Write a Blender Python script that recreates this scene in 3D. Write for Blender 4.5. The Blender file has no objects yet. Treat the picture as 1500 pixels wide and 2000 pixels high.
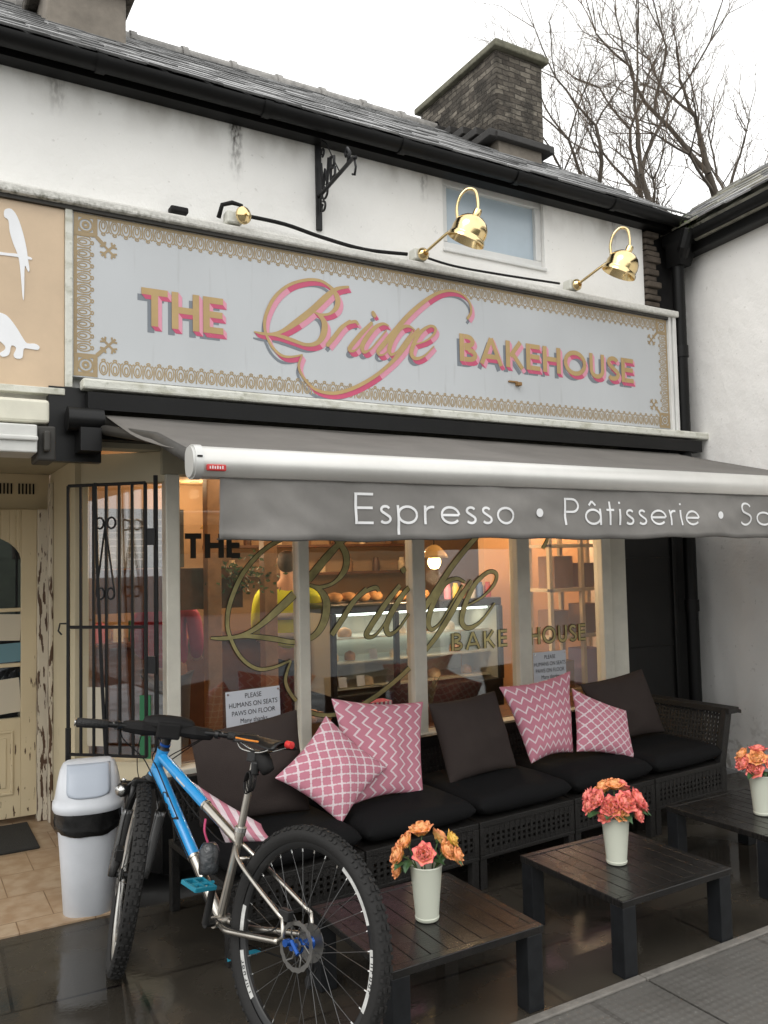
import bpy, bmesh, math, random
from mathutils import Vector, Matrix, noise
random.seed(7)
PI=math.pi; R=math.radians
S=bpy.context.scene; C=S.collection
def V(*a): return Vector(a)
# ------------------------------------------------------------------ camera
EYE=1.65
yaw,pit,rol,F=R(30.405),R(3.29),R(-1.209),1624.0
fw=V(math.sin(yaw)*math.cos(pit),math.cos(yaw)*math.cos(pit),math.sin(pit))
rt=V(math.cos(yaw),-math.sin(yaw),0); up_=rt.cross(fw)
r2=rt*math.cos(rol)+up_*math.sin(rol); u2=-rt*math.sin(rol)+up_*math.cos(rol)
cd=bpy.data.cameras.new('camera'); cam=bpy.data.objects.new('camera',cd); C.objects.link(cam)
cam.matrix_world=Matrix(((r2.x,u2.x,-fw.x,0),(r2.y,u2.y,-fw.y,0),(r2.z,u2.z,-fw.z,EYE),(0,0,0,1)))
cd.sensor_fit='VERTICAL'; cd.sensor_height=36; cd.lens=F/2000*36; cd.clip_start=.05; cd.clip_end=600
S.camera=cam
# ------------------------------------------------------------------ world, sun, exposure
w=bpy.data.worlds.new("World"); S.world=w; w.use_nodes=True
nt=w.node_tree; bg=nt.nodes['Background']
sky=nt.nodes.new('ShaderNodeTexSky'); sky.sky_type='NISHITA'; sky.sun_disc=False
SUN_EL,SUN_AZ=R(45),R(238)
sky.sun_elevation=SUN_EL; sky.sun_rotation=SUN_AZ
hs=nt.nodes.new('ShaderNodeHueSaturation'); hs.inputs['Saturation'].default_value=.2
mx=nt.nodes.new('ShaderNodeMix'); mx.data_type='RGBA'; mx.inputs[0].default_value=.8
nt.links.new(sky.outputs[0],hs.inputs['Color']); nt.links.new(hs.outputs[0],mx.inputs[6])
mx.inputs[7].default_value=(15.2,15.2,15.0,1)
nt.links.new(mx.outputs[2],bg.inputs[0]); bg.inputs[1].default_value=.13
sd=bpy.data.lights.new('sun','SUN'); sd.energy=1.1; sd.angle=R(35); sd.color=(1,.97,.93)
so=bpy.data.objects.new('sun',sd); C.objects.link(so)
so.rotation_euler=V(-math.sin(SUN_AZ)*math.cos(SUN_EL),-math.cos(SUN_AZ)*math.cos(SUN_EL),-math.sin(SUN_EL)).to_track_quat('-Z','Y').to_euler()
S.view_settings.view_transform='Standard'; S.view_settings.look='None'; S.view_settings.gamma=1
S.view_settings.exposure=0.0
S.render.engine='CYCLES'
# ------------------------------------------------------------------ materials
MATS={}
def mat(name,col,rough=.6,metal=0,var=0,vs=8,bump=0,bs=40,spec=.5,em=None,es=0,sheen=0,coat=0,rv=0):
    if name in MATS: return MATS[name]
    m=bpy.data.materials.new(name); m.use_nodes=True; t=m.node_tree; b=t.nodes['Principled BSDF']
    b.inputs['Base Color'].default_value=(*col,1); b.inputs['Roughness'].default_value=rough
    b.inputs['Metallic'].default_value=metal; b.inputs['Specular IOR Level'].default_value=spec
    if sheen: b.inputs['Sheen Weight'].default_value=sheen
    if coat: b.inputs['Coat Weight'].default_value=coat
    if em: b.inputs['Emission Color'].default_value=(*em,1); b.inputs['Emission Strength'].default_value=es
    tc=t.nodes.new('ShaderNodeTexCoord')
    if var:
        n=t.nodes.new('ShaderNodeTexNoise'); n.inputs['Scale'].default_value=vs; n.inputs['Detail'].default_value=6; n.inputs['Roughness'].default_value=.65
        t.links.new(tc.outputs['Object'],n.inputs['Vector'])
        mr=t.nodes.new('ShaderNodeMapRange'); mr.inputs[1].default_value=.25; mr.inputs[2].default_value=.75
        mr.inputs[3].default_value=1-var; mr.inputs[4].default_value=1+var
        t.links.new(n.outputs[0],mr.inputs[0])
        mm=t.nodes.new('ShaderNodeMix'); mm.data_type='RGBA'; mm.blend_type='MULTIPLY'; mm.inputs[0].default_value=1
        mm.inputs[6].default_value=(*col,1); t.links.new(mr.outputs[0],mm.inputs[7]); t.links.new(mm.outputs[2],b.inputs['Base Color'])
        if rv:
            m3=t.nodes.new('ShaderNodeMapRange'); m3.inputs[3].default_value=max(0,rough-rv); m3.inputs[4].default_value=min(1,rough+rv)
            m3.inputs[1].default_value=.3; m3.inputs[2].default_value=.7
            t.links.new(n.outputs[0],m3.inputs[0]); t.links.new(m3.outputs[0],b.inputs['Roughness'])
    if bump:
        n2=t.nodes.new('ShaderNodeTexNoise'); n2.inputs['Scale'].default_value=bs; n2.inputs['Detail'].default_value=4
        t.links.new(tc.outputs['Object'],n2.inputs['Vector'])
        bp=t.nodes.new('ShaderNodeBump'); bp.inputs['Strength'].default_value=bump; bp.inputs['Distance'].default_value=.01
        t.links.new(n2.outputs[0],bp.inputs['Height']); t.links.new(bp.outputs[0],b.inputs['Normal'])
    MATS[name]=m; return m
class NT:
    """tiny helper for node graphs"""
    def __init__(s,m): s.m=m; s.t=m.node_tree; s.b=s.t.nodes['Principled BSDF']; s.tc=s.t.nodes.new('ShaderNodeTexCoord')
    def n(s,k,**kw):
        x=s.t.nodes.new(k)
        for a,b in kw.items(): setattr(x,a,b)
        return x
    def l(s,a,b): s.t.links.new(a,b)
    def math(s,op,a,b=None,c=None):
        x=s.n('ShaderNodeMath',operation=op)
        for i,q in enumerate((a,b,c)):
            if q is None: continue
            if isinstance(q,(int,float)): x.inputs[i].default_value=q
            else: s.l(q,x.inputs[i])
        return x.outputs[0]
    def sep(s,sock):
        x=s.n('ShaderNodeSeparateXYZ'); s.l(sock,x.inputs[0]); return x.outputs
    def noise(s,scale,detail=4,vec=None,sx=(1,1,1)):
        x=s.n('ShaderNodeTexNoise'); x.inputs['Scale'].default_value=scale; x.inputs['Detail'].default_value=detail
        mp=s.n('ShaderNodeMapping'); mp.inputs['Scale'].default_value=sx
        s.l(vec or s.tc.outputs['Object'],mp.inputs['Vector']); s.l(mp.outputs[0],x.inputs['Vector']); return x.outputs[0]
    def ramp(s,v,a,b,lo=0,hi=1):
        x=s.n('ShaderNodeMapRange'); x.inputs[1].default_value=a; x.inputs[2].default_value=b; x.inputs[3].default_value=lo; x.inputs[4].default_value=hi
        s.l(v,x.inputs[0]); return x.outputs[0]
    def mix(s,f,c1,c2):
        x=s.n('ShaderNodeMix',data_type='RGBA')
        if isinstance(f,(int,float)): x.inputs[0].default_value=f
        else: s.l(f,x.inputs[0])
        for i,c in ((6,c1),(7,c2)):
            if isinstance(c,tuple): x.inputs[i].default_value=(*c,1)
            else: s.l(c,x.inputs[i])
        return x.outputs[2]
    def bump(s,h,st=.4,d=.01):
        x=s.n('ShaderNodeBump'); x.inputs['Strength'].default_value=st; x.inputs['Distance'].default_value=d
        s.l(h,x.inputs['Height']); s.l(x.outputs[0],s.b.inputs['Normal'])
def newmat(name,rough=.6,spec=.5):
    m=bpy.data.materials.new(name); m.use_nodes=True; q=NT(m); q.b.inputs['Roughness'].default_value=rough; q.b.inputs['Specular IOR Level'].default_value=spec
    MATS[name]=m; return m,q
# white render with dirt and cracks
def render_mat(name,col,streaks,top=1):
    m,q=newmat(name,.8,.2)
    n1=q.ramp(q.noise(1.6,6,sx=(1,1,.5)),.35,.75,0,1); n2=q.ramp(q.noise(30,4),.66,.72,0,1)
    c=q.mix(q.math('MULTIPLY',n1,.35),col,tuple(x*.8 for x in col))
    c=q.mix(q.math('MULTIPLY',n2,.25),c,(.3,.28,.24))
    s=q.sep(q.tc.outputs['Object'])
    for (x0,z1,z0,wd,st) in streaks:
        wob=q.math('MULTIPLY',q.math('SUBTRACT',q.noise(14,3),.5),.05)
        dx=q.math('ABSOLUTE',q.math('SUBTRACT',q.math('ADD',s[0],wob),x0))
        f=q.math('MULTIPLY',q.ramp(dx,wd,wd*.3,0,1),q.math('MULTIPLY',q.ramp(s[2],z0,z1,0,1),q.ramp(q.noise(45,3,sx=(1,1,.4)),.42,.6,.2,1)))
        c=q.mix(q.math('MULTIPLY',f,st),c,(.12,.11,.1))
    dirt=q.math('MULTIPLY',q.ramp(s[2],4.0,4.24,0,1),q.ramp(q.noise(5,6,sx=(1,1,.6)),.42,.65,0,1)) if top else q.math('MULTIPLY',q.ramp(s[2],.45,.0,0,1),q.ramp(q.noise(16,6),.5,.6,0,1.3))
    ck=q.n('ShaderNodeTexVoronoi',feature='DISTANCE_TO_EDGE'); ck.inputs['Scale'].default_value=1.3; cw=q.n('ShaderNodeVectorMath',operation='MULTIPLY_ADD'); cn=q.n('ShaderNodeTexNoise'); cn.inputs['Scale'].default_value=3; cn.inputs['Detail'].default_value=6; q.l(q.tc.outputs['Object'],cn.inputs['Vector']); q.l(cn.outputs['Color'],cw.inputs[0]); cw.inputs[1].default_value=(.8,.8,.8); q.l(q.tc.outputs['Object'],cw.inputs[2]); q.l(cw.outputs[0],ck.inputs['Vector'])
    c=q.mix(q.math('MULTIPLY',q.ramp(ck.outputs[0],.004,.0,0,1),q.ramp(q.noise(2.2,3),.55,.65,0,.3 if top else .05)),c,(.2,.19,.17))
    c=q.mix(q.math('MULTIPLY',dirt,.55),c,(.25,.22,.18))
    q.l(c,q.b.inputs['Base Color']); q.bump(q.math('ADD',q.noise(5,8),q.math('MULTIPLY',q.noise(60,4),.12)),.5,.03); return m
M_render=render_mat('white_render',(.83,.82,.79),[(-1.31,4.22,3.86,.05,1.3),(.0,4.22,4.0,.04,.7),(-2.3,4.25,4.0,.06,.7),(1.75,4.2,3.95,.03,.6)],1)
M_render2=render_mat('neighbour_render',(.88,.865,.835),[],0)
# worn cream paint
def cream_mat(name,peel,col=(.60,.53,.37)):
    m,q=newmat(name,.45,.4)
    base=q.mix(q.ramp(q.noise(2.5,5),.3,.7,0,.5),col,tuple(x*.78 for x in col))
    sz=q.sep(q.tc.outputs['Object'])[2]; p=q.math('ADD',q.noise(26,7,sx=(2.0,2.0,.28)),q.ramp(sz,2.1,.2,-.05,.05)); f=q.ramp(p,peel,peel+.012,0,1)
    c=q.mix(f,base,(.09,.05,.03)); q.l(c,q.b.inputs['Base Color']); q.bump(q.math('MULTIPLY',f,-1),.4,.004); return m
M_cream=cream_mat('cream_paint',.74); M_peel=cream_mat('peeling_cream_paint',.555,(.62,.56,.45)); M_cream2=cream_mat('worn_cream_paint',.68,(.64,.54,.36))
M_frame=mat('pale_frame_paint',(.62,.60,.52),.4,var=.12,vs=5)
M_whiteframe=mat('white_frame',(.66,.66,.64),.35,var=.08,vs=6)
M_dirtywhite=None
m,q=newmat('mossy_white',.6,.3)
f=q.ramp(q.noise(9,7,sx=(1,3,2)),.5,.75,0,.6); g=q.ramp(q.noise(30,4),.6,.72,0,.7)
c=q.mix(f,(.62,.62,.56),(.30,.29,.2)); c=q.mix(q.math('MULTIPLY',g,.5),c,(.12,.14,.06)); q.l(c,q.b.inputs['Base Color']); q.bump(q.noise(30,5),.5,.01)
M_mossy=m
m,q=newmat('mossy_lip',.8,.3)
s=q.sep(q.tc.outputs['Object'])
f=q.math('MULTIPLY',q.ramp(q.noise(40,7),.42,.66,0,1),q.math('MAXIMUM',q.math('MULTIPLY',q.ramp(s[0],-1.2,-2.9,.25,1),q.ramp(s[2],.945,.915,.1,1)),.10))
c=q.mix(f,(.62,.61,.57),(.055,.055,.025)); q.l(c,q.b.inputs['Base Color']); q.bump(q.noise(30,5),.6,.012); M_lip=m
M_black=mat('black_paint',(.008,.008,.008),.35,var=.3,vs=3,bump=.1,bs=6,spec=.3)
M_gutter=mat('black_gutter',(.006,.006,.006),.45,var=.3,vs=4,spec=.22)
M_blackmatt=mat('black_matt',(.010,.0095,.0095),.7,var=.3,vs=10,spec=.25)
M_iron=mat('wrought_iron',(.009,.009,.010),.45,bump=.15,bs=90,spec=.3)
M_slate=mat('slate',(.12,.12,.12),.5,var=.6,vs=9,bump=.5,bs=25,spec=.9,rv=.2)
M_slate2=mat('slate_light',(.30,.30,.30),.5,var=.5,vs=9,bump=.5,bs=25,spec=.8,rv=.2)
M_dslate=mat('dark_ledge_slate',(.03,.028,.026),.7,var=.4,bump=.4); M_slate3=mat('mossy_slate',(.30,.29,.24),.6,var=.6,vs=9,bump=.5,bs=25)
M_ridge=mat('ridge_tile',(.26,.25,.235),.6,var=.5,vs=12,bump=.3)
def stone_mat(name,c1,c2,mort):
    m,q=newmat(name,.85,.3)
    v=q.n('ShaderNodeMapping'); s=q.sep(q.tc.outputs['Object']); cb=q.n('ShaderNodeCombineXYZ')
    q.l(q.math('ADD',s[0],s[1]),cb.inputs[0]); q.l(s[2],cb.inputs[1])
    wob=q.n('ShaderNodeTexNoise'); wob.inputs['Scale'].default_value=6; q.l(q.tc.outputs['Object'],wob.inputs['Vector'])
    va=q.n('ShaderNodeVectorMath',operation='MULTIPLY_ADD'); q.l(wob.outputs['Color'],va.inputs[0]); va.inputs[1].default_value=(.06,.035,0); q.l(cb.outputs[0],va.inputs[2])
    br=q.n('ShaderNodeTexBrick'); q.l(va.outputs[0],br.inputs['Vector']); br.inputs['Scale'].default_value=1; br.inputs['Brick Width'].default_value=.13; br.inputs['Row Height'].default_value=.047
    br.inputs['Mortar Size'].default_value=.005; br.inputs['Mortar Smooth'].default_value=.5; br.inputs['Bias'].default_value=-.2
    br.inputs['Color1'].default_value=(*c1,1); br.inputs['Color2'].default_value=(*c2,1); br.inputs['Mortar'].default_value=(*mort,1)
    c=q.mix(q.ramp(q.noise(7,7),.32,.62,0,.88),br.outputs[0],(.03,.026,.021)); q.l(c,q.b.inputs['Base Color'])
    q.bump(q.math('ADD',q.math('MULTIPLY',br.outputs['Fac'],-1),q.noise(30,4)),.9,.025); return m
M_stone=stone_mat('chimney_stone',(.085,.072,.058),(.27,.24,.195),(.06,.052,.043))
M_stonecap=mat('lichened_cap_stone',(.13,.125,.09),.9,var=.5,vs=14,bump=.6,bs=22)
M_rendbase=mat('grey_cement_render',(.20,.175,.145),.85,var=.3,vs=6,bump=.3,bs=20)
M_bark=mat('bark',(.085,.07,.055),.9,var=.4,vs=5)
M_twig=mat('twig_bark',(.12,.09,.065),.9)
m,q=newmat('sign_panel',.35,.4)
c=q.mix(q.ramp(q.noise(1.6,5,sx=(1,1,.35)),.35,.7,0,.5),(.50,.52,.535),(.42,.435,.445))
c=q.mix(q.ramp(q.noise(7,6,sx=(3,1,.3)),.62,.75,0,.3),c,(.3,.3,.29)); q.l(c,q.b.inputs['Base Color']); M_panel=m
M_gold=mat('gold_paint',(.42,.29,.125),.5,var=.12,vs=5)
M_gold2=mat('gold_border_paint',(.33,.245,.135),.55,var=.15,vs=5)
M_pinkL=mat('light_pink_paint',(.66,.28,.37),.5); M_pinkD=mat('dark_pink_paint',(.54,.085,.17),.5)
M_shadow=mat('slate_grey_paint',(.17,.19,.215),.5)
M_peach=mat('faded_peach_panel',(.57,.43,.29),.4,var=.1,vs=3); M_sil=mat('white_vinyl',(.78,.79,.81),.5,var=.04)
M_brass=mat('polished_brass',(.80,.62,.33),.17,metal=1,var=.1,vs=20)
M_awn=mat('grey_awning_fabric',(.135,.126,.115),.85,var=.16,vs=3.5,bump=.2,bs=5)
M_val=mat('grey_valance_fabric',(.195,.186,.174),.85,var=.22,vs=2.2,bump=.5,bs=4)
M_bar=mat('silver_awning_bar',(.66,.65,.62),.42,metal=.7,var=.08,vs=3)
M_awtext=mat('pale_print',(.72,.72,.72),.7)
M_cassette=mat('cassette_grey',(.05,.047,.042),.5,var=.2,spec=.3)
M_red=mat('red_label',(.5,.03,.03),.4); M_white=mat('white_plastic',(.75,.76,.77),.4)
def glass_mat(name,refl,tint=(1,1,1)):
    m=bpy.data.materials.new(name); m.use_nodes=True; t=m.node_tree; t.nodes.clear()
    o=t.nodes.new('ShaderNodeOutputMaterial'); a=t.nodes.new('ShaderNodeBsdfTransparent'); g=t.nodes.new('ShaderNodeBsdfGlossy'); x=t.nodes.new('ShaderNodeMixShader')
    a.inputs[0].default_value=(*tint,1); g.inputs['Roughness'].default_value=.015; g.inputs['Color'].default_value=(.9,.95,1,1)
    fr=t.nodes.new('ShaderNodeLayerWeight'); fr.inputs[0].default_value=.5; pw=t.nodes.new('ShaderNodeMath'); pw.operation='POWER'; pw.inputs[1].default_value=5; mm=t.nodes.new('ShaderNodeMath'); mm.operation='MULTIPLY_ADD'; mm.inputs[1].default_value=.95; mm.inputs[2].default_value=.045*refl
    t.links.new(fr.outputs['Facing'],pw.inputs[0]); t.links.new(pw.outputs[0],mm.inputs[0]); t.links.new(mm.outputs[0],x.inputs[0]); t.links.new(a.outputs[0],x.inputs[1]); t.links.new(g.outputs[0],x.inputs[2]); t.links.new(x.outputs[0],o.inputs[0])
    MATS[name]=m; return m
M_glass=glass_mat('shop_glass',2.2,(.93,.94,.93)); M_glass2=glass_mat('clear_case_glass',1.0)
M_frost=mat('frosted_pane',(.42,.50,.56),.22,var=.1,vs=2,spec=.6)
M_ggold=mat('gilt_letter',(.40,.35,.16),.3,metal=.5,var=.55,vs=7)
M_gout=mat('dark_letter_outline',(.015,.013,.008),.4)
M_paper=mat('white_paper',(.60,.63,.68),.7); M_ink=mat('black_ink',(.012,.012,.015),.7)
# wet dark floor
m,q=newmat('wet_dark_paving',.2,.42)
br=q.n('ShaderNodeTexBrick'); mp=q.n('ShaderNodeMapping'); mp.inputs['Rotation'].default_value=(0,0,R(2)); mp.inputs['Location'].default_value=(.18,.12,0)
q.l(q.tc.outputs['Object'],mp.inputs[0]); q.l(mp.outputs[0],br.inputs['Vector']); br.inputs['Scale'].default_value=1; br.inputs['Brick Width'].default_value=.9; br.inputs['Row Height'].default_value=.6
br.inputs['Mortar Size'].default_value=.008; br.inputs['Color1'].default_value=(.022,.0195,.016,1); br.inputs['Color2'].default_value=(.034,.030,.024,1); br.inputs['Mortar'].default_value=(.006,.005,.005,1)
c=q.mix(q.ramp(q.noise(2.2,7),.35,.7,0,.6),br.outputs[0],(.055,.047,.036)); c=q.mix(q.ramp(q.noise(160,2),.72,.76,0,.6),c,(.2,.19,.17)); q.l(c,q.b.inputs['Base Color'])
q.l(q.ramp(q.noise(2.2,6),.42,.58,.05,.34),q.b.inputs['Roughness'])
q.bump(q.math('ADD',q.math('MULTIPLY',br.outputs['Fac'],-1.5),q.math('MULTIPLY',q.noise(60,4),.25)),.18,.006); M_floor=m
# beige tiles
m,q=newmat('beige_tiles',.4,.4)
br=q.n('ShaderNodeTexBrick'); q.l(q.tc.outputs['Object'],br.inputs['Vector']); br.inputs['Scale'].default_value=1; br.inputs['Brick Width'].default_value=.33; br.inputs['Row Height'].default_value=.33
br.inputs['Mortar Size'].default_value=.003; br.inputs['Color1'].default_value=(.36,.26,.17,1); br.inputs['Color2'].default_value=(.41,.31,.21,1); br.inputs['Mortar'].default_value=(.14,.08,.04,1)
c=q.mix(q.ramp(q.noise(12,7),.4,.62,0,.7),br.outputs[0],(.27,.17,.095)); q.l(c,q.b.inputs['Base Color']); q.bump(q.noise(20,4),.2,.004); M_tile=m
# pavement with embossed weave
m,q=newmat('worn_grey_pavement',.7,.35)
s=q.sep(q.tc.outputs['Object']); a=q.math('SINE',q.math('MULTIPLY',q.math('ADD',s[0],s[1]),95)); b_=q.math('SINE',q.math('MULTIPLY',q.math('SUBTRACT',s[0],s[1]),95))
pt=q.math('MULTIPLY',a,b_); br=q.n('ShaderNodeTexBrick'); mp=q.n('ShaderNodeMapping'); mp.inputs['Rotation'].default_value=(0,0,R(90)); mp.inputs['Location'].default_value=(.1,.62,0); q.l(q.tc.outputs['Object'],mp.inputs[0]); q.l(mp.outputs[0],br.inputs['Vector'])
br.inputs['Scale'].default_value=1; br.inputs['Brick Width'].default_value=1.5; br.inputs['Row Height'].default_value=.95; br.inputs['Mortar Size'].default_value=.012; br.offset=0
br.inputs['Color1'].default_value=(.10,.096,.088,1); br.inputs['Color2'].default_value=(.12,.114,.104,1); br.inputs['Mortar'].default_value=(.06,.055,.05,1)
c=q.mix(q.ramp(q.noise(3.5,7),.3,.7,0,.6),br.outputs[0],(.075,.07,.063)); c=q.mix(q.math('MULTIPLY',q.ramp(pt,.1,.9,0,.3),q.ramp(q.noise(4,5),.4,.6,.15,1)),c,(.15,.145,.135)); c=q.mix(q.ramp(q.noise(130,3),.66,.72,0,.5),c,(.3,.29,.27)); q.l(c,q.b.inputs['Base Color'])
q.bump(q.math('ADD',q.math('MULTIPLY',pt,q.ramp(q.noise(4,5),.35,.6,.1,1)),q.math('MULTIPLY',q.noise(80,4),1.2)),.35,.004); q.l(q.ramp(q.noise(2.5,5),.35,.6,.35,.8),q.b.inputs['Roughness']); M_pave=m
M_road=mat('asphalt',(.10,.10,.098),.8,var=.3,vs=2); M_kerb=mat('kerb_stone',(.15,.14,.125),.7,var=.35,vs=12,bump=.4,bs=50)
M_mat=mat('door_mat_rubber',(.016,.016,.015),.9,bump=.8,bs=120)
M_rattan=mat('black_rattan',(.014,.013,.012),.5,var=.35,vs=30,bump=.6,bs=150,spec=.3)
M_seat=mat('black_cushion_cloth',(.009,.009,.0095),.95,bump=.3,bs=300,spec=.12)
M_dark=mat('charcoal_cushion_cloth',(.046,.036,.033),.95,var=.08,bump=.25,bs=300,spec=.15)
M_pinkback=mat('pink_piping',(.55,.22,.27),.9)
def uvmat(name,kind):
    m,q=newmat(name,.9,.2); uv=q.sep(q.tc.outputs['UV'])
    wn=q.math('MULTIPLY',q.math('SUBTRACT',q.noise(40,3),.5),.012)
    u=q.math('ADD',uv[0],wn); v=q.math('ADD',uv[1],wn)
    if kind=='zig':
        N=8.; tri=q.math('ABSOLUTE',q.math('SUBTRACT',q.math('FRACT',q.math('MULTIPLY',v,N)),.5))
        ph=q.math('FRACT',q.math('ADD',q.math('MULTIPLY',u,8.),q.math('MULTIPLY',tri,1.2)))
        f=q.math('LESS_THAN',q.math('ABSOLUTE',q.math('SUBTRACT',ph,.5)),.105)
    elif kind=='lat':
        N=6.0
        fu=q.math('SUBTRACT',q.math('FRACT',q.math('MULTIPLY',q.math('ADD',u,v),N)),.5); fv=q.math('SUBTRACT',q.math('FRACT',q.math('MULTIPLY',q.math('ADD',q.math('SUBTRACT',u,v),3.0),N)),.5)
        au=q.math('ABSOLUTE',fu); av=q.math('ABSOLUTE',fv)
        def lobe(cu,cv,r): 
            return q.math('LESS_THAN',q.math('SQRT',q.math('ADD',q.math('POWER',q.math('SUBTRACT',au,cu),2),q.math('POWER',q.math('SUBTRACT',av,cv),2))),r)
        ins=q.math('MAXIMUM',lobe(.33,.0,.13),lobe(0,.33,.13)); sq=q.math('MULTIPLY',q.math('LESS_THAN',au,.415),q.math('LESS_THAN',av,.415)); sq=q.math('MULTIPLY',sq,q.math('LESS_THAN',q.math('ADD',au,av),.76)); ins=q.math('MAXIMUM',ins,sq); ins=q.math('MAXIMUM',ins,lobe(0,0,.2))
        f=q.math('SUBTRACT',1,ins)
    else:
        f=q.math('LESS_THAN',q.math('FRACT',q.math('MULTIPLY',u,4.)),.5)
    pk=q.mix(q.ramp(q.noise(5,4),.3,.7,0,.5),(.58,.235,.30),(.52,.20,.265)); c=q.mix(f,pk,(.76,.64,.67))
    q.l(c,q.b.inputs['Base Color']); q.bump(q.noise(250,2),.25,.002); return m
M_zig=uvmat('pink_zigzag_cloth','zig'); M_lat=uvmat('pink_trellis_cloth','lat'); M_str=uvmat('pink_striped_cloth','str')
# table boards
m,q=newmat('dark_table_boards',.33,.35)
s=q.sep(q.tc.outputs['Object']); c=q.mix(q.ramp(q.noise(7,6,sx=(1,6,1)),.35,.7,0,1),(.009,.0088,.0085),(.019,.017,.0155)); q.l(c,q.b.inputs['Base Color']); q.bump(q.noise(30,5,sx=(1,8,1)),.3,.003)
q.l(q.ramp(q.noise(5,5),.3,.7,.16,.36),q.b.inputs['Roughness']); M_board=m
M_tleg=mat('dark_table_leg',(.011,.012,.0135),.45,var=.4,vs=20,spec=.3)
M_vase=mat('cream_enamel_vase',(.60,.62,.52),.4)
M_bin=mat('grey_white_bin_plastic',(.54,.56,.59),.38,var=.07,vs=5,bump=.05,bs=200); M_flap=mat('pale_blue_grey_flap',(.38,.42,.48),.4)
M_bag=mat('black_bin_liner',(.008,.008,.008),.2,bump=1.0,bs=9)
M_blue=mat('bright_blue_frame_paint',(.018,.25,.56),.22,coat=.5); M_ti=mat('brushed_titanium',(.50,.47,.42),.28,metal=.95,var=.1,vs=20)
M_tyre=mat('tyre_rubber',(.016,.0155,.015),.75,bump=.2,bs=100,spec=.3); M_bkpl=mat('black_bike_parts',(.010,.010,.010),.35,spec=.35); M_grip=mat('grip_rubber',(.012,.012,.012),.6,bump=.6,bs=180)
M_rim=mat('black_rim',(.012,.012,.012),.35,spec=.4); M_rimS=mat('sky_sheen_rim',(.5,.49,.46),.3,metal=.7); M_silver=mat('silver_metal',(.62,.62,.6),.25,metal=.9); M_spoke=mat('dark_spoke_metal',(.14,.14,.14),.35,metal=.8); M_rotor=mat('dull_steel',(.17,.165,.155),.35,metal=.85); M_anod=mat('blue_anodised',(.01,.07,.30),.25,metal=.5)
M_teal=mat('teal_pedal',(.015,.22,.32),.35,metal=.4); M_orange=mat('orange_saddle_line',(.75,.25,.03),.5); M_decal=mat('white_rim_decal',(.5,.5,.48),.45,var=.25,vs=30)
M_leaf=mat('rose_leaf',(.035,.085,.03),.45,var=.3,vs=40); M_stem=mat('rose_stem',(.07,.13,.04),.5)
# interior
M_iw=mat('warm_cafe_wall',(.40,.26,.15),.8,var=.1,vs=2); M_ceil=mat('warm_cafe_ceiling',(.48,.32,.17),.8); M_ifl=mat('cafe_floor',(.12,.07,.045),.5)
M_iwood=mat('pine_post',(.33,.19,.10),.5,var=.3,vs=6); M_dwood=mat('brown_counter',(.13,.06,.035),.4,var=.4,vs=3); M_shelf=mat('cream_shelf',(.62,.5,.33),.5)
M_orange2=mat('apricot_wall',(.72,.44,.24),.8); M_chill=mat('chiller_interior',(.46,.46,.38),.3); M_chillf=mat('chiller_black_frame',(.012,.012,.013),.3)
M_bulb=mat('lit_bulb',(1,.8,.5),.5,em=(1,.66,.25),es=22); M_spot=mat('lit_spot',(1,.8,.5),.5,em=(1,.75,.4),es=14)
M_strip=mat('chiller_strip_light',(1,1,1),.5,em=(.9,1,.92),es=4)
M_bread=mat('baked_crust',(.5,.25,.09),.7,var=.4,vs=30); M_cake=mat('cake',(.75,.6,.4),.7,var=.3,vs=30); M_wick=mat('wicker',(.25,.13,.06),.7,bump=.8,bs=80)
M_hiviz=mat('hi_vis_yellow',(.62,.70,.03),.7,var=.15,vs=6); M_refl=mat('reflective_grey_band',(.4,.4,.4),.4); M_skin=mat('skin',(.55,.32,.22),.55); M_navy=mat('navy_cloth',(.02,.025,.04),.85)
M_pinkc=mat('magenta_cloth',(.42,.05,.13),.8,var=.2,vs=5); M_greyc=mat('grey_cloth',(.2,.2,.21),.85); M_hair=mat('brown_hair',(.05,.03,.02),.6,bump=.6,bs=120)
M_green=mat('green_card',(.02,.15,.06),.6); M_teal2=mat('teal_print',(.12,.24,.29),.6); M_void=mat('dark_interior',(.02,.022,.028),.7)
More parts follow.
